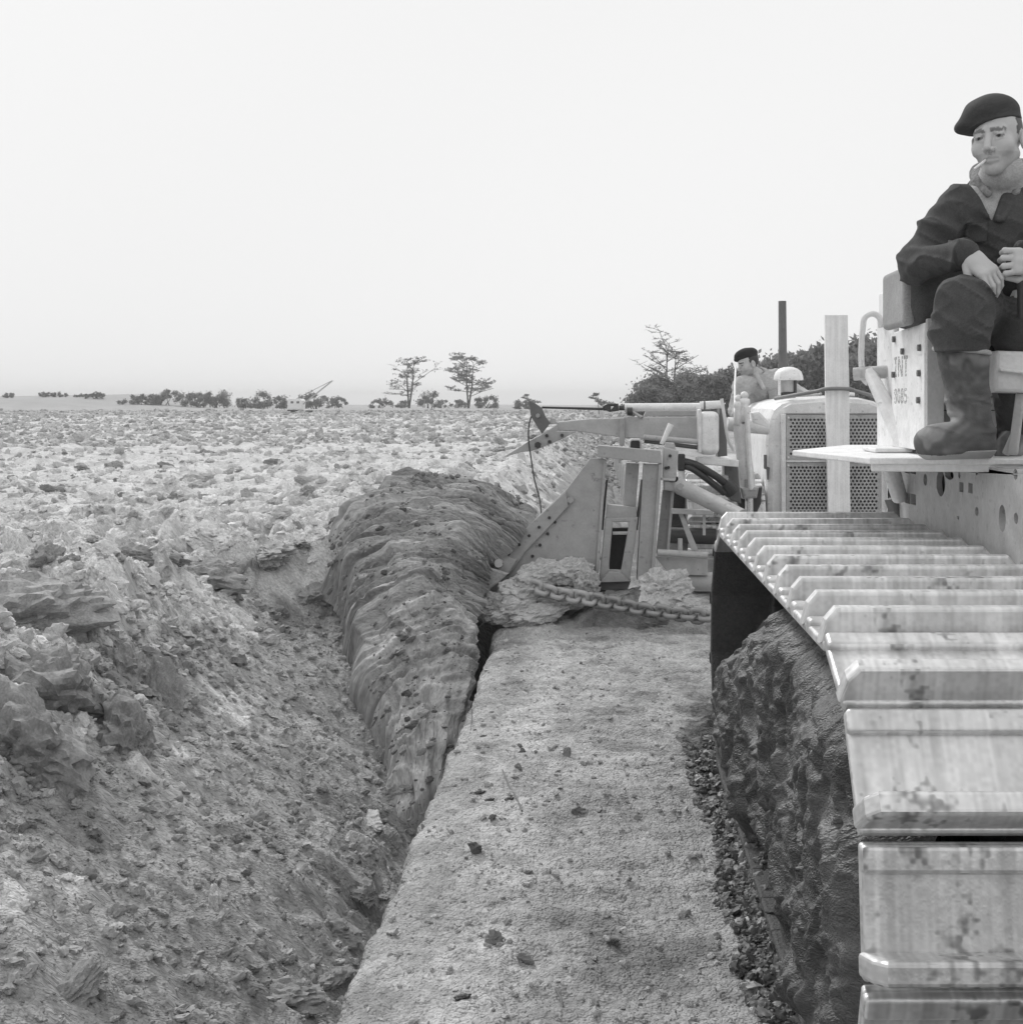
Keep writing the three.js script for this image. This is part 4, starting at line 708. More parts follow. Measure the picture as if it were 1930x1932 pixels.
// plank tied upright before the grille, and its rope
{
  const g = plate([[1556, 594], [1599, 594], [1600, 650], [1602, 735], [1602.5, 860], [1604, 966], [1562, 966], [1560, 850], [1557.5, 735]], 10.3, 0.05, 0.004);
  const p = single('plank', 'tall pale wooden plank tied upright in front of the radiator grille', 'plank', g, M.wood);
  const r = new THREE.CatmullRomCurve3([at(1462, 752, 10.7), at(1500, 745, 10.5), at(1540, 738, 10.36), at(1556, 734, 10.27), at(1580, 733, 10.265), at(1603, 734, 10.27), at(1612, 737, 10.36), at(1640, 745, 10.6), at(1664, 754, 10.9)]);
  single('rope', 'grey rope holding the plank to the tractor hood', 'rope', new THREE.TubeGeometry(r, 60, 0.014, 8), M.rope);
}
// ---------------------------------------------------------------- people
const A = (x, y, d) => at(x, y, d).toArray();
function union(list, k) { return (p) => { let r = 9; for (const f of list) r = smin(r, f(p), k); return r; }; }
const cap = (a, b, ra, rb = ra) => (p) => dCap(p, a, b, ra, rb), ell = (c, r) => (p) => dEll(p, c, r), ball = (c, r) => (p) => dSphere(p, c, r);
function bounds(pts, m) { return [[0, 1, 2].map((i) => Math.min(...pts.map((p) => p[i])) - m), [0, 1, 2].map((i) => Math.max(...pts.map((p) => p[i])) + m)]; }
const crease = (v) => { const a = 1 - Math.abs(v); return a * a * a - 0.45; };
const folds = (p, k, amp) => amp * (0.75 * crease(vnoise(p[0] * 8 + p[1] * 12 + k, p[1] * 5 - p[0] * 7 + 3, p[2] * 6)) + 0.6 * crease(vnoise(p[0] * 13 + p[1] * 26 + k * 2, p[1] * 8 - p[0] * 11, p[2] * 9)) + 0.12 * vnoise(p[0] * 40, p[1] * 40 + k, p[2] * 40));
// head in its own frame: y up, z towards the face, eyes at y = 0
function headField(q) {
  const p = [Math.abs(q[0]), q[1], q[2]];
  let f = dEll(p, [0, 0.032, -0.012], [0.074, 0.092, 0.096]);
  f = smin(f, dEll(p, [0, -0.045, 0.028], [0.055, 0.066, 0.058]), 0.03);
  f = smin(f, dEll(q, [0, -0.1, 0.063], [0.026, 0.02, 0.022]), 0.025);
  f = smin(f, dCap(p, [0.0, -0.085, 0.055], [0.05, -0.055, 0.0], 0.016, 0.016), 0.025);
  f = smin(f, dSphere(p, [0.043, -0.03, 0.055], 0.022), 0.025);
  f = smin(f, dCap(p, [0.008, 0.024, 0.083], [0.04, 0.02, 0.068], 0.011, 0.009), 0.014);
  f = smax(f, -dEll(p, [0.032, 0.001, 0.098], [0.02, 0.013, 0.022]), 0.012);
  f = smin(f, dSphere(p, [0.0315, -0.001, 0.07], 0.0135), 0.004);
  f = smin(f, dCap(p, [0.022, 0.0085, 0.081], [0.042, 0.0065, 0.073], 0.0045, 0.004), 0.004);
  f = smin(f, dCap(p, [0.022, -0.011, 0.079], [0.042, -0.009, 0.071], 0.004, 0.004), 0.006);
  f = smin(f, dCap(q, [0, 0.008, 0.083], [0, -0.036, 0.107], 0.008, 0.011), 0.012);
  f = smin(f, dEll(p, [0.013, -0.042, 0.094], [0.0095, 0.008, 0.011]), 0.006);
  f = smin(f, dCap(p, [0, -0.064, 0.089], [0.022, -0.068, 0.076], 0.0065, 0.004), 0.008);
  f = smin(f, dCap(p, [0, -0.077, 0.087], [0.018, -0.074, 0.078], 0.0075, 0.004), 0.008);
  f = smax(f, -dCap(p, [0, -0.0705, 0.099], [0.023, -0.0705, 0.082], 0.004, 0.003), 0.005);
  f = smax(f, -dCap(p, [0.02, -0.045, 0.097], [0.033, -0.072, 0.082], 0.003, 0.003), 0.008);
  f = smin(f, smax(dEll(p, [0.078, -0.012, -0.012], [0.011, 0.032, 0.02]), -dEll(p, [0.088, -0.01, -0.004], [0.007, 0.019, 0.011]), 0.004), 0.006);
  return f;
}
const headTone = (skin, hair) => (q) => {
  const p = [Math.abs(q[0]), q[1], q[2]], jit = 0.004 * vnoise(q[0] * 200, q[1] * 200, q[2] * 200);
  if (dSphere(p, [0.0315, -0.001, 0.07], 0.0137) < 0.0006 && Math.abs(q[1] + 0.001) < 0.0048) return Math.hypot(p[0] - 0.0315, q[1]) < 0.006 ? 0.02 : 0.22;
  if (dCap(p, [0.016, 0.0185, 0.09], [0.046, 0.0205, 0.07], 0.0025, 0.0015) < 0.0042 + jit) return hair * 2.4;
  if (q[1] > 0.005 + jit && (q[2] < 0.02 + jit) && dEll(p, [0.078, -0.012, -0.012], [0.011, 0.032, 0.02]) > 0.004) return hair;
  if (q[1] > -0.06 && q[2] < -0.035 + jit) return hair;
  if (Math.abs(q[1] + 0.0705) < 0.009 && p[0] < 0.024 && q[2] > 0.075) return skin * 0.72;
  const beard = q[1] < -0.05 && p[0] < 0.07 && q[2] > -0.01 ? 0.82 + 10 * jit : 1;
  return skin * beard * (1 + 0.06 * vnoise(q[0] * 40, q[1] * 40, q[2] * 40));
};
function headMesh(m, skin, hair, cell = 0.0032) { const g = surfaceNet(headField, [-0.1, -0.135, -0.125], [0.1, 0.14, 0.135], cell, headTone(skin, hair)); g.applyMatrix4(m); return g; }
function beretMesh(m, lean, cell = 0.005) {
  const c = Math.cos(lean), s = Math.sin(lean);
  const f = (q) => {
    const x = q[0] * c - q[1] * s, y = q[0] * s + q[1] * c, p = [x, y, q[2]];          // beret's own tilt
    let r = dEll(p, [-0.004, 0.086, -0.006], [0.086, 0.058, 0.112]);
    r = smin(r, dEll(p, [-0.06, 0.062, 0.012], [0.056, 0.026, 0.08]), 0.03);
    r = smin(r, Math.max(dEll(p, [0, 0.03, -0.008], [0.083, 0.1, 0.104]), 0.046 - y, y - 0.085), 0.012);
    return r + 0.0025 * vnoise(q[0] * 25, q[1] * 25, q[2] * 25);
  };
  const g = surfaceNet(f, [-0.16, -0.03, -0.15], [0.15, 0.19, 0.15], cell); g.applyMatrix4(m); return g;
}
const headFrame = (O, yaw, pitch, roll) => new THREE.Matrix4().makeRotationFromEuler(new THREE.Euler(pitch, yaw, roll, 'YXZ')).setPosition(O);
const plus = (a, ...terms) => a.map((v, i) => v + terms.reduce((s, [k, d]) => s + k * d[i], 0));
// ---- driver of the near tractor
{
  const t = thing('person', 'driver in dark jacket and beret, cigarette in mouth, sitting on the near tractor', 'person', at(1830, 866, 4.15));
  const O = at(1881, 263, 4.3), hm = headFrame(O, -0.6, 0.05, 0.06), H = (x, y, z) => new THREE.Vector3(x, y, z).applyMatrix4(hm).toArray();
  const neck = A(1890, 355, 4.4), shL = A(1803, 394, 4.33), shR = A(1968, 392, 4.46), elL = A(1724, 500, 4.31), wrL = A(1822, 480, 4.12), elR = A(2030, 510, 4.4), wrR = A(1968, 498, 4.18);
  const chest = A(1892, 455, 4.4), belly = A(1915, 555, 4.52), hipL = A(1888, 600, 4.64), hipR = A(1975, 600, 4.66), knL = A(1816, 574, 4.1), anL = A(1838, 800, 4.15), knR = A(1925, 610, 4.3), anR = A(1915, 830, 4.5), toe = A(1757, 836, 4.03), heel = A(1846, 838, 4.16);
  // hands
  const hand = (w, dir, side, back, curl, thumbSide) => {          // unit vectors: wrist to knuckles, across, out of the back of the hand
    const F = [], palmEnd = plus(w, [0.085, dir]);
    F.push(cap(plus(w, [0.012, dir]), plus(w, [0.03, dir]), 0.027, 0.029)); F.push(cap(plus(w, [0.02, dir], [0.018, side]), plus(palmEnd, [0.026, side]), 0.02, 0.0155)); F.push(cap(plus(w, [0.02, dir], [-0.018, side]), plus(palmEnd, [-0.026, side]), 0.02, 0.0155)); F.push(cap(plus(w, [0.02, dir]), palmEnd, 0.021, 0.017));
    const palm = union(F, 0.02), fingers = [];
    [[-0.031, 0.038, 0.0085], [-0.011, 0.045, 0.0092], [0.011, 0.047, 0.0095], [0.031, 0.043, 0.0092]].forEach(([o, L, r], i) => {
      const b = plus(palmEnd, [o, side], [0.004, back]), a1 = curl * 0.75, a2 = curl * 1.75, a3 = curl * 2.4;
      const k1 = plus(b, [L * Math.cos(a1), dir], [-L * Math.sin(a1), back], [0.003 * (i - 1.5), side]), k2 = plus(k1, [L * 0.65 * Math.cos(a2), dir], [-L * 0.65 * Math.sin(a2), back]), k3 = plus(k2, [L * 0.5 * Math.cos(a3), dir], [-L * 0.5 * Math.sin(a3), back]);
      fingers.push(union([cap(b, k1, r * 1.12, r), cap(k1, k2, r, r * 0.92), cap(k2, k3, r * 0.92, r * 0.78)], 0.004));
    });
    const tb = plus(w, [0.032, dir], [thumbSide * 0.03, side], [-0.008, back]), t1 = plus(tb, [0.034, dir], [thumbSide * 0.016, side], [-0.022, back]), t2 = plus(t1, [0.03, dir], [-thumbSide * 0.004, side], [-0.014, back]);
    fingers.push(union([cap(tb, t1, 0.0145, 0.011), cap(t1, t2, 0.011, 0.009)], 0.006));
    return [(p) => { let r = palm(p); for (const f of fingers) r = Math.min(smin(r, f(p), 0.004), f(p)); return r; }, w, palmEnd];
  };
  const norm = (a) => { const l = Math.hypot(...a); return a.map((v) => v / l); }, cross = (a, b) => [a[1] * b[2] - a[2] * b[1], a[2] * b[0] - a[0] * b[2], a[0] * b[1] - a[1] * b[0]];
  const dirL = norm([0.62, -0.66, 0.42]), backL0 = norm([0.25, 0.55, 0.8]), sideL = norm(cross(dirL, backL0)), backL = norm(cross(sideL, dirL));
  const [hL] = hand(wrL, dirL, sideL, backL, 0.62, 1);
  const dirR = norm([-0.95, 0.1, 0.25]), backR0 = norm([-0.1, 0.15, 1]), sideR = norm(cross(dirR, backR0)), backR = norm(cross(sideR, dirR));
  const [hR] = hand(A(1968, 500, 4.1), dirR, sideR, backR, 1.05, -1);
  // body: whole figure, slim under the clothes
  const inner = union([cap(H(0, -0.06, -0.02), neck, 0.052, 0.056), cap(neck, chest, 0.07, 0.12), cap(chest, belly, 0.12, 0.11), cap(belly, hipL, 0.09, 0.08), cap(belly, hipR, 0.09, 0.08), cap(neck, shL, 0.05, 0.05), cap(neck, shR, 0.05, 0.05), cap(shL, elL, 0.045, 0.035), cap(elL, wrL, 0.035, 0.026), cap(shR, elR, 0.045, 0.035), cap(elR, wrR, 0.035, 0.026), cap(hipL, knL, 0.07, 0.055), cap(knL, anL, 0.05, 0.036), cap(hipR, knR, 0.07, 0.055), cap(knR, anR, 0.05, 0.036), cap(anL, toe, 0.03, 0.025)], 0.03);
  const all = [O.toArray(), neck, shL, shR, elL, wrL, elR, wrR, belly, hipL, hipR, knL, anL, knR, anR, toe];
  const skin = 0.5, sk = (p) => skin * (1 + 0.07 * vnoise(p[0] * 60, p[1] * 60, p[2] * 60));
  const pieces = [surfaceNet(inner, ...bounds(all, 0.14), 0.016, () => skin), headMesh(hm, skin, 0.09), surfaceNet(hL, ...bounds([wrL, plus(wrL, [0.13, dirL])], 0.09), 0.0034, sk), surfaceNet(hR, ...bounds([A(1968, 500, 4.1), plus(A(1968, 500, 4.1), [0.14, dirR])], 0.09), 0.0034, sk)];
  part(t, 'body', mergeGeometries(pieces), M.skin);
  // jacket, with a V opening
  const vTop = A(1880, 340, 4.2), vBot = A(1884, 412, 4.2), mpp = 4.22 / FOCAL;
  const wedge = (p) => { const k = clamp((p[1] - vBot[1]) / (vTop[1] - vBot[1]), 0, 1.6), w = k * 33 * mpp; return Math.max(Math.abs(p[0] - mix(vBot[0], vTop[0], k)) - w, vBot[1] - p[1], -4.36 - p[2]); };
  const trunk = union([ell(A(1888, 462, 4.42), [0.17, 0.2, 0.13]), ell(A(1915, 548, 4.5), [0.165, 0.14, 0.14]), cap(plus(shL, [0.03, [1, 0, 0]]), shR, 0.072, 0.075), cap(A(1878, 372, 4.42), A(1888, 440, 4.4), 0.09, 0.13)], 0.06);
  const sleeves = union([cap(shL, elL, 0.072, 0.056), cap(elL, plus(wrL, [-0.012, dirL]), 0.056, 0.043), cap(shR, elR, 0.074, 0.06), cap(elR, wrR, 0.06, 0.048)], 0.02);
  const lap = union([cap(A(1838, 352, 4.31), A(1880, 414, 4.255), 0.012, 0.01), cap(A(1926, 352, 4.33), A(1889, 414, 4.255), 0.012, 0.01), cap(A(1830, 368, 4.29), A(1862, 408, 4.27), 0.012, 0.008)], 0.01);
  const jacket = (p) => { const arm = sleeves(p) - folds(p, 3, 0.019) , b = trunk(p) - folds(p, 9, 0.014); let r = smin(smin(b, arm, 0.025), lap(p), 0.008); r = smax(r, -wedge(p), 0.006); r = smax(r, -(dCap(p, H(0, -0.05, -0.02), neck, 0.066, 0.075)), 0.006); return r; };
  const jk = part(t, 'jacket', surfaceNet(jacket, ...bounds([neck, shL, shR, elL, elR, wrL, belly, chest], 0.17), 0.007), M.cloth(0.1));
  const pk = [A(1841, 440, 4.28), 0.034, 0.03], pocket = (p) => Math.max(jacket(p) - 0.006, Math.abs(p[0] - pk[0][0]) - pk[1], Math.abs(p[1] - pk[0][1] - 0.1 * (p[0] - pk[0][0])) - pk[2], -4.5 - p[2]);
  part(jk, 'chest_pocket', surfaceNet(pocket, ...bounds([pk[0]], 0.1), 0.006), M.cloth(0.105));
  const fore = norm(plus(wrL, [-1, elL])), ring = new THREE.TorusGeometry(0.041, 0.011, 10, 30).applyQuaternion(new THREE.Quaternion().setFromUnitVectors(new THREE.Vector3(0, 0, 1), new THREE.Vector3(...fore))).translate(...plus(wrL, [-0.002, fore])); part(jk, 'cuff', ring, M.cloth(0.065));
  // shirt and fleecy collar
  const shirtF = (p) => smin(trunk(p) + 0.012, dCap(p, H(0, -0.1, -0.02), neck, 0.068, 0.085), 0.02) - folds(p, 5, 0.004);
  part(t, 'shirt', surfaceNet((p) => Math.max(shirtF(p), A(0, 425, 4.25)[1] - p[1], -4.5 - p[2]), ...bounds([A(1850, 340, 4.3), A(1925, 430, 4.3)], 0.09), 0.008), M.cloth(0.62));
  const colR = union([cap(A(1846, 350, 4.36), A(1864, 366, 4.29), 0.024, 0.012), cap(A(1846, 350, 4.36), A(1850, 328, 4.47), 0.027, 0.032), cap(A(1850, 328, 4.47), A(1920, 318, 4.5), 0.034, 0.034), cap(A(1920, 318, 4.5), A(1934, 338, 4.4), 0.034, 0.03), cap(A(1934, 338, 4.4), A(1914, 364, 4.3), 0.028, 0.012)], 0.02);
  part(t, 'collar', surfaceNet((p) => Math.max(colR(p) + 0.003 * vnoise(p[0] * 120, p[1] * 120, p[2] * 120), -(dCap(p, H(0, -0.03, -0.02), neck, 0.06, 0.06))), ...bounds([A(1835, 300, 4.4), A(1945, 375, 4.3)], 0.08), 0.006), M.cloth(0.36));
  // trousers
  const leg = union([cap(hipL, knL, 0.098, 0.082), cap(knL, A(1808, 625, 4.11), 0.081, 0.084), cap(A(1808, 625, 4.11), A(1812, 645, 4.12), 0.084, 0.08), cap(A(1810, 632, 4.12), A(1816, 700, 4.14), 0.078, 0.03)], 0.03), leg2 = union([cap(hipR, knR, 0.1, 0.085), cap(knR, anR, 0.078, 0.06), ell(A(1930, 585, 4.62), [0.2, 0.12, 0.14])], 0.05);
  part(t, 'trousers', surfaceNet((p) => smin(Math.max(leg(p) - folds(p, 17, 0.017), A(0, 665, 4.13)[1] - p[1]), leg2(p) - folds(p, 17, 0.013), 0.02), ...bounds([hipL, hipR, knL, knR, anR, A(1814, 662, 4.14)], 0.16), 0.0078), M.cloth(0.11));
  // rubber boot
  const bt = A(1814, 662, 4.14), floorY = 1.285;
  const boot = (p) => { let r = union([cap(plus(bt, [0.03, [0, 1, 0]]), A(1826, 760, 4.15), 0.08, 0.064), cap(A(1826, 760, 4.15), A(1840, 812, 4.16), 0.06, 0.054), cap(A(1834, 800, 4.15), A(1780, 832, 4.06), 0.046, 0.042), cap(heel, toe, 0.048, 0.046), cap(A(1790, 826, 4.06), toe, 0.044, 0.04)], 0.03)(p); r = Math.max(r, floorY + 0.016 - p[1], p[1] - bt[1] + 0.12 * (p[0] - bt[0])); return r - 0.004 * vnoise(p[0] * 14, p[1] * 26, p[2] * 14) - 0.009 * sstep(A(0, 715, 4.15)[1], A(0, 770, 4.15)[1], p[1]) * sstep(A(0, 835, 4.15)[1], A(0, 800, 4.15)[1], p[1]) * crease(vnoise(p[0] * 8 + p[1] * 6, p[1] * 44 + p[0] * 9, p[2] * 8)); };
  const b = part(t, 'boot', surfaceNet(boot, ...bounds([bt, heel, toe], 0.12), 0.0065), M.boot);
  part(b, 'top_rim', new THREE.TorusGeometry(0.08, 0.0085, 10, 40).rotateX(Math.PI / 2).rotateZ(-0.1).translate(...bt), M.mid);
  const sole = (p) => { const q = union([cap(heel, toe, 0.055, 0.052)], 0.01)(p); return Math.max(q, floorY - p[1], p[1] - floorY - 0.026); };
  part(b, 'sole', surfaceNet(sole, ...bounds([heel, toe], 0.09), 0.006), M.grey);
  const b2 = union([cap(A(1910, 720, 4.42), anR, 0.07, 0.052), cap(anR, A(1900, 848, 4.36), 0.05, 0.045)], 0.02); part(t, 'boot', surfaceNet(b2, ...bounds([A(1910, 720, 4.42), anR, A(1900, 848, 4.36)], 0.1), 0.01), M.boot);
  part(t, 'beret', beretMesh(hm, -0.14), M.cloth(0.09));
  const cg = part(t, 'cigarette', rod(new THREE.Vector3(...H(-0.015, -0.071, 0.083)), new THREE.Vector3(...H(-0.042, -0.098, 0.118)), 0.004, 0.004, 10), M.pale);
}
// ---- driver of the far tractor, in profile
{
  const t = thing('person', 'driver in a pale shirt and beret leaning out of the far tractor, looking left', 'person', at(1430, 800, 12.5));
  const O = at(1411, 686, 12.3), hm = headFrame(O, -1.2, 0.22, 0.04), H = (x, y, z) => new THREE.Vector3(x, y, z).applyMatrix4(hm).toArray();
  const neck = A(1432, 712, 12.4), shL = A(1400, 728, 12.25), shR = A(1464, 714, 12.55), elL = A(1388, 775, 12.2), wrL = A(1400, 786, 11.95), elR = A(1498, 738, 12.5), wrR = A(1535, 752, 12.3), waist = A(1448, 772, 12.7), hip = A(1470, 800, 12.8), hip2 = A(1500, 800, 12.8), kn = A(1440, 800, 12.35), kn2 = A(1500, 805, 12.35), an = A(1440, 880, 12.3), an2 = A(1500, 880, 12.3);
  const skin = 0.42, inner = union([cap(H(0, -0.06, -0.02), neck, 0.052, 0.056), cap(neck, waist, 0.08, 0.11), cap(waist, hip, 0.1, 0.09), cap(waist, hip2, 0.1, 0.09), cap(neck, shL, 0.05, 0.05), cap(neck, shR, 0.05, 0.05), cap(shL, elL, 0.045, 0.036), cap(elL, wrL, 0.036, 0.027), cap(shR, elR, 0.045, 0.036), cap(elR, wrR, 0.036, 0.027), cap(hip, kn, 0.075, 0.055), cap(hip2, kn2, 0.075, 0.055), cap(kn, an, 0.05, 0.036), cap(kn2, an2, 0.05, 0.036)], 0.03);
  const fist = (w, dx) => { const f = []; for (let i = 0; i < 4; i++) f.push(union([cap(plus(w, [dx * 0.05, [1, 0, 0]], [0.024 - i * 0.017, [0, 1, 0]]), plus(w, [dx * 0.09, [1, 0, 0]], [0.02 - i * 0.017, [0, 1, 0]], [0.02, [0, 0, 1]]), 0.01, 0.009), cap(plus(w, [dx * 0.09, [1, 0, 0]], [0.02 - i * 0.017, [0, 1, 0]], [0.02, [0, 0, 1]]), plus(w, [dx * 0.07, [1, 0, 0]], [0.02 - i * 0.017, [0, 1, 0]], [0.05, [0, 0, 1]]), 0.009, 0.008)], 0.004)); const palm = cap(w, plus(w, [dx * 0.055, [1, 0, 0]]), 0.03, 0.034), th = cap(plus(w, [dx * 0.02, [1, 0, 0]], [0.03, [0, 1, 0]]), plus(w, [dx * 0.06, [1, 0, 0]], [0.045, [0, 1, 0]], [0.03, [0, 0, 1]]), 0.012, 0.01); return (p) => { let r = palm(p); for (const q of [...f, th]) r = smin(r, q(p), 0.005); return r; }; };
  part(t, 'body', mergeGeometries([surfaceNet(inner, ...bounds([O.toArray(), neck, shL, shR, elL, wrL, elR, wrR, hip, hip2, kn, an, an2], 0.14), 0.018, () => skin), headMesh(hm, skin, 0.045, 0.004), surfaceNet(fist(wrL, 1), ...bounds([wrL, plus(wrL, [0.1, [1, 0, 0]])], 0.08), 0.005, () => skin), surfaceNet(fist(wrR, 1), ...bounds([wrR, plus(wrR, [0.1, [1, 0, 0]])], 0.08), 0.005, () => skin)]), M.skin);
  const trunk = union([cap(A(1432, 728, 12.45), waist, 0.15, 0.14), cap(shL, shR, 0.085, 0.09), cap(neck, A(1436, 735, 12.45), 0.07, 0.13)], 0.07), arms = union([cap(shL, elL, 0.08, 0.066), cap(elL, wrL, 0.064, 0.048), cap(shR, elR, 0.085, 0.068), cap(elR, wrR, 0.066, 0.05)], 0.03);
  const sh = part(t, 'shirt', surfaceNet((p) => Math.max(smin(trunk(p), arms(p), 0.03) - folds(p, 4, 0.012), -dCap(p, H(0, -0.04, -0.02), neck, 0.064, 0.066)), ...bounds([neck, shL, shR, elL, wrL, elR, wrR, waist], 0.18), 0.012), M.cloth(0.62));
  part(sh, 'collar', surfaceNet((p) => union([cap(A(1424, 706, 12.3), A(1440, 732, 12.22), 0.03, 0.02), cap(A(1424, 706, 12.3), A(1442, 700, 12.5), 0.03, 0.03)], 0.02)(p), ...bounds([A(1424, 706, 12.3), A(1440, 732, 12.22), A(1442, 700, 12.5)], 0.06), 0.009), M.cloth(0.7));
  part(sh, 'chest_pocket', plate([[1448, 738], [1464, 734], [1468, 752], [1452, 757]], 12.3, 0.03, 0.006), M.cloth(0.56));
  part(t, 'trousers', surfaceNet((p) => union([cap(waist, hip, 0.13, 0.12), cap(hip, hip2, 0.12, 0.12), cap(hip, kn, 0.1, 0.08), cap(hip2, kn2, 0.1, 0.08), cap(kn, an, 0.08, 0.06), cap(kn2, an2, 0.08, 0.06)], 0.04)(p), ...bounds([waist, hip, hip2, kn, kn2, an, an2], 0.15), 0.016), M.cloth(0.1));
  part(t, 'beret', beretMesh(hm, -0.12, 0.007), M.cloth(0.045));
}
// ---------------------------------------------------------------- horizon: trees, bushes, wood, excavator
function leafCloud(list, size) {         // list of [x, y, z]; one small bent leaf clump each
  const pos = [], idx = []; const v = new THREE.Vector3(), a = new THREE.Vector3(), b = new THREE.Vector3();
  for (const [x, y, z] of list) {
    a.set(rnd() - 0.5, rnd() - 0.5, rnd() - 0.5).normalize(); b.set(rnd() - 0.5, rnd() - 0.5, rnd() - 0.5).cross(a).normalize(); const s = size * rr(0.5, 1.3), k = pos.length / 3;
    for (const [p, q] of [[-1, 0], [0, 0.55], [1, 0], [0, -0.55]]) pos.push(x + s * (p * a.x + q * b.x), y + s * (p * a.y + q * b.y), z + s * (p * a.z + q * b.z)); idx.push(k, k + 1, k + 2, k, k + 2, k + 3);
  }
  const g = new THREE.BufferGeometry(); g.setAttribute('position', new THREE.Float32BufferAttribute(pos, 3)); g.setIndex(idx); g.computeVertexNormals(); return g;
}
function tree(name, label, x, yTop, d, opts = {}, group) {       // leaders with side limbs from low down to the top
  seed = opts.seed ?? 91;
  const base = at(x, 764, d); base.y = land(base.x, d) - 0.1; const H = at(x, yTop, d).y - base.y, t = thing(name, label, 'tree', base, group), wood = [], L = [], puff = opts.puff * H;
  const limb = (a, b, r, lv) => {
    const mid = a.clone().lerp(b, 0.5).add(new THREE.Vector3(rr(-1, 1), rr(-0.2, 1), rr(-1, 1)).multiplyScalar(a.distanceTo(b) * 0.07)); wood.push(rod(a, mid, r, r * 0.75, 5), rod(mid, b, r * 0.75, r * 0.45, 5));
    if (lv > 0) { const n = lv > 1 ? 6 : 4; for (let i = 0; i < n; i++) { const s = a.clone().lerp(b, rr(0.3, 1)), w = rr(0, 6.28), len = a.distanceTo(b) * rr(0.25, 0.5); limb(s, s.clone().add(new THREE.Vector3(Math.cos(w), rr(-0.05, 0.6), Math.sin(w)).multiplyScalar(len)), Math.max(r * 0.4, opts.thin * H), lv - 1); } }
    if (lv < 2) for (const q of [mid, b]) for (let i = 0; i < opts.leaves; i++) if (rnd() < opts.keep) L.push([q.x + rr(-1, 1) * puff, q.y + rr(-0.45, 0.45) * puff, q.z + rr(-1, 1) * puff]);
  };
  for (let k = 0; k < (opts.leaders ?? 2); k++) {
    const top = base.clone().add(new THREE.Vector3((k ? 0.1 : -0.03) * H, H * (k ? 0.9 : 0.97), 0.05 * H * k)), bend = base.clone().lerp(top, 0.5).add(new THREE.Vector3(0.02 * H * (k ? 1 : -1), 0, 0));
    wood.push(rod(base, bend, 0.02 * H, 0.014 * H, 8), rod(bend, top, 0.014 * H, 0.004 * H, 7));
    for (let i = 0; i < opts.first; i++) { const u = opts.low + (1 - opts.low) * Math.pow((i + rnd()) / opts.first, 0.9), s = u < 0.5 ? base.clone().lerp(bend, u * 2) : bend.clone().lerp(top, u * 2 - 1), w = rr(0, 6.28), len = H * opts.reach * (1 - 0.55 * u) * rr(0.7, 1.2); limb(s, s.clone().add(new THREE.Vector3(Math.cos(w), rr(0.05, 0.75), Math.sin(w)).multiplyScalar(len)), 0.007 * H, 2); }
  }
  part(t, 'trunk', join(wood), M.bark); part(t, 'crown', leafCloud(L, opts.leaf * H), M.leaf);
}
function bush(name, label, x, w, yTop, yBase, d, density, category = 'bush', group) {       // several stems under an uneven crown
  const base = at(x, yBase, d), s = d / FOCAL; base.y = land(base.x, d) - 0.1; const W = w * s, H = Math.max(0.6, at(x, yTop, d).y - base.y), t = thing(name, label, category, base, group), L = [], k0 = rnd() * 50;
  const stems = []; for (let i = 0; i < 4; i++) stems.push(rod(base.clone().add(new THREE.Vector3(rr(-0.3, 0.3) * W, -0.2, 0)), base.clone().add(new THREE.Vector3(rr(-0.35, 0.35) * W, H * rr(0.5, 0.8), rr(-0.2, 0.2) * W)), H * 0.03 + 0.02, 0.02, 5)); part(t, 'trunk', join(stems), M.bark);
  const lobes = Array.from({ length: 14 + Math.round(W / Math.max(H, 0.5) * 5) }, () => { const u = rr(-0.5, 0.5); return [u * W, H * rr(0.15, 0.85) * (1 - 1.1 * u * u), rr(-0.25, 0.25) * Math.min(W, H * 2), H * rr(0.09, 0.24)]; });
  for (let i = 0; i < density * 2.6; i++) { const q = lobes[Math.floor(rnd() * lobes.length)], a = rr(0, 6.28), e = Math.acos(rr(-1, 1)), r = q[3] * Math.pow(rnd(), 0.5) * (rnd() < 0.12 ? 1.5 : 1) * (1 + 0.35 * vnoise(a * 2 + k0, e * 3, 1)); const y = Math.max(0.02 * H, q[1] + r * Math.cos(e)); L.push([base.x + q[0] + 1.25 * r * Math.sin(e) * Math.cos(a), base.y + y, base.z + q[2] + r * Math.sin(e) * Math.sin(a)]); }
  part(t, 'crown', leafCloud(L, Math.max(0.2, H * 0.042)), M.leaf);
}
const openTree = { first: 9, low: 0.2, reach: 0.62, leaves: 3, keep: 0.5, puff: 0.035, leaf: 0.02, thin: 0.0028 };
tree('slender_tree', 'left and sparser of the two open trees on the horizon', 772, 675, 330, { ...openTree, keep: 0.28, seed: 5 }, 'open trees on the horizon');
tree('slender_tree', 'right and leafier of the two open trees on the horizon', 884, 674, 330, { ...openTree, leaves: 4, keep: 0.6, seed: 12 }, 'open trees on the horizon');
tree('slender_tree', 'bare spreading tree rising behind the wood left of the far driver', 1262, 652, 190, { ...openTree, seed: 23, first: 11, low: 0.35, reach: 0.62, leaves: 2, keep: 0.3, leaf: 0.012, puff: 0.02 });
tree('sapling', 'small thin sapling above the boom of the plough', 1130, 742, 260, { ...openTree, first: 6, leaves: 4, keep: 0.6, leaf: 0.05, leaders: 1, puff: 0.06 });
tree('sapling', 'small thin sapling behind the tip of the boom', 998, 744, 260, { ...openTree, first: 6, leaves: 4, keep: 0.6, leaf: 0.05, leaders: 1, puff: 0.06 });
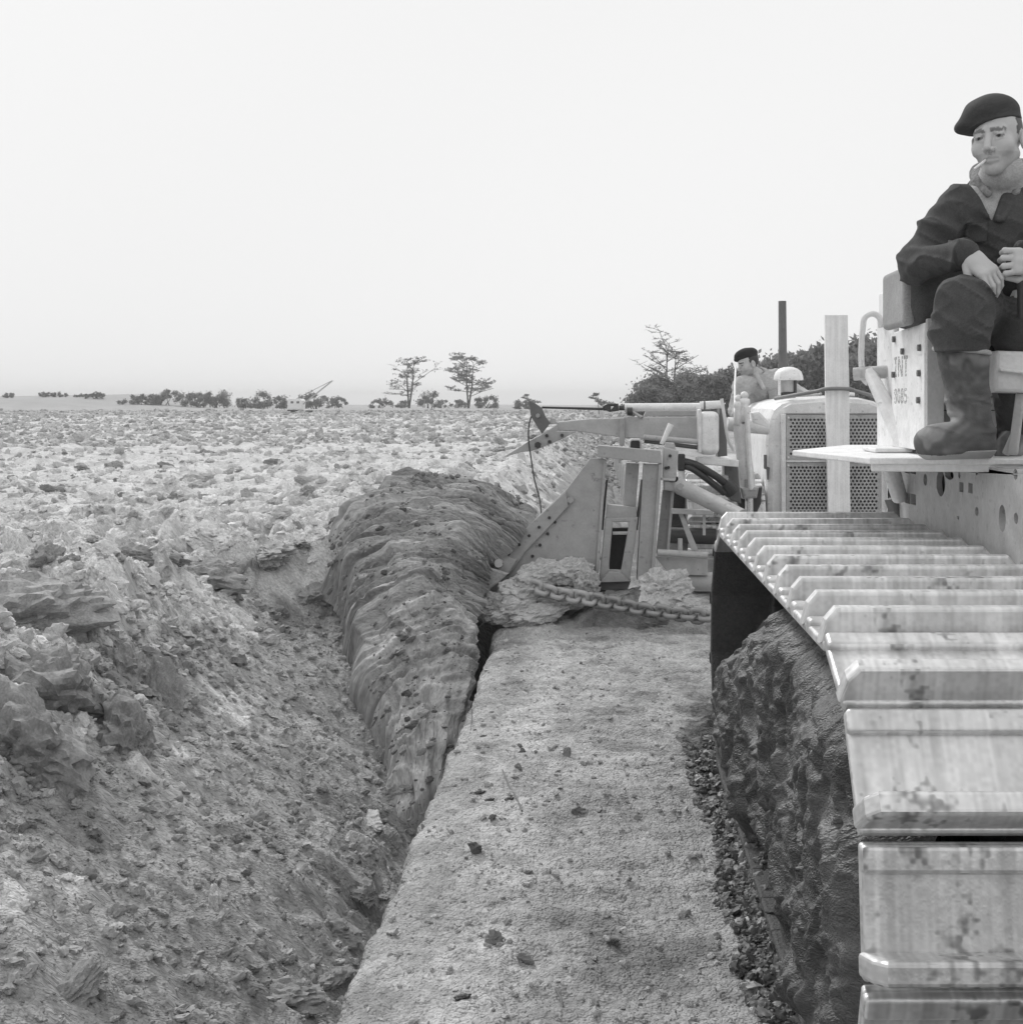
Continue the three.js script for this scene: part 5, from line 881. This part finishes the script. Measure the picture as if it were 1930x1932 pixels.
for (const [x, w, top, base, d, n, label] of [
  [18, 22, 740, 752, 340, 300, 'small dark shrub on the low hill at the left edge'], [86, 26, 739, 750, 340, 300, 'small shrub on the hill, second from the left edge'], [113, 26, 738, 750, 340, 350, 'shrub on the hill right beside the second one'], [160, 40, 743, 752, 340, 350, 'low spread shrub in the middle of the hill'], [180, 36, 738, 756, 335, 700, 'dark shrub at the right end of the hill'],
  [265, 74, 742, 760, 320, 1800, 'long dark thicket on the horizon left of the digger'], [318, 60, 733, 761, 320, 1500, 'taller bush at the right end of the long thicket'], [372, 50, 738, 761, 320, 1400, 'left half of the twin bushes right of the thicket'], [412, 44, 733, 761, 320, 1400, 'right half of the twin bushes right of the thicket'], [460, 28, 745, 760, 300, 500, 'low scrappy bush between the twin bushes and the round one'],
  [497, 34, 738, 761, 300, 900, 'round bush left of the distant digger'], [530, 22, 744, 761, 300, 500, 'squat bush just left of the digger cab'], [588, 56, 738, 762, 290, 1300, 'bush behind the digger boom'], [640, 40, 748, 763, 330, 700, 'low bush right of the digger boom'], [735, 70, 750, 764, 340, 1000, 'low hedge at the foot of the left open tree'], [812, 40, 736, 764, 330, 900, 'pointed bush between the two open trees'], [850, 60, 752, 764, 340, 800, 'low hedge between the open trees'], [918, 44, 744, 765, 330, 900, 'rounded bush right of the second open tree'], [985, 34, 752, 766, 280, 500, 'low bush behind the boom tip'],
]) bush('bush', label, x, w, top, base, d, n, 'bush');
[[1228, 70, 720, 770], [1260, 90, 704, 770], [1300, 90, 698, 772], [1335, 90, 700, 772], [1370, 90, 686, 772], [1405, 80, 706, 772], [1440, 90, 690, 772], [1480, 90, 668, 774], [1510, 90, 652, 774], [1548, 90, 646, 776], [1590, 90, 646, 776], [1630, 100, 640, 776], [1672, 100, 640, 776], [1715, 100, 640, 776]].forEach(([x, w, top, base], i) => bush('woodland_tree', ['low outermost tree at the left end of the wood', 'second tree from the left end of the wood, under the bare tree', 'broad tree left of the far driver in the wood', 'tree of the wood behind the oil can', 'rounded tree of the wood just left of the far driver', 'tree of the wood directly behind the far driver', 'tree of the wood right behind the far driver', 'tree of the wood left of the exhaust pipe', 'tall tree of the wood behind the exhaust pipe', 'tall tree of the wood left of the plank', 'tall tree of the wood behind the plank', 'tall tree of the wood behind the grab rail', 'tall tree of the wood behind the seat panel', 'tree at the hidden right end of the wood'][i], x, w, top, base, 150 + 6 * (i % 3), 5200, 'tree', 'trees of the wood'));
// excavator far out on the field
{
  const d = 178, t = thing('excavator', 'small pale cable excavator with a raised boom far out on the field', 'excavator', at(557, 776, d));
  const cabin = part(t, 'cab', plate([[543, 754], [546, 752], [566, 752], [570, 756], [569, 772], [543, 772]], d, 2.4, 0.05), M.pale);
  for (const x of [549, 560]) part(cabin, 'window', plate([[x, 757], [x + 5, 757], [x + 5, 761], [x, 761]], d - 0.03, 0.1, 0.01), M.iron);
  for (const z of [0, 1.9]) part(t, 'crawler', plate([[543, 773], [571, 773], [573, 776], [570, 779], [545, 779], [541, 776]], d + z, 0.5, 0.05), M.dark);
  part(t, 'boom', beam(at(568, 766, d + 1), at(628, 718, d + 1), 0.12, 0.16), M.mid); part(t, 'boom_cable', rod(at(560, 752, d + 1), at(627, 718, d + 1), 0.03), M.dark); part(t, 'bucket', block(at(578, 0, d).x, at(592, 0, d).x, at(0, 779, d).y, at(0, 774, d).y, d - 0.5, d + 0.6, 0.1), M.dark);
}
renderer.render(scene, camera);
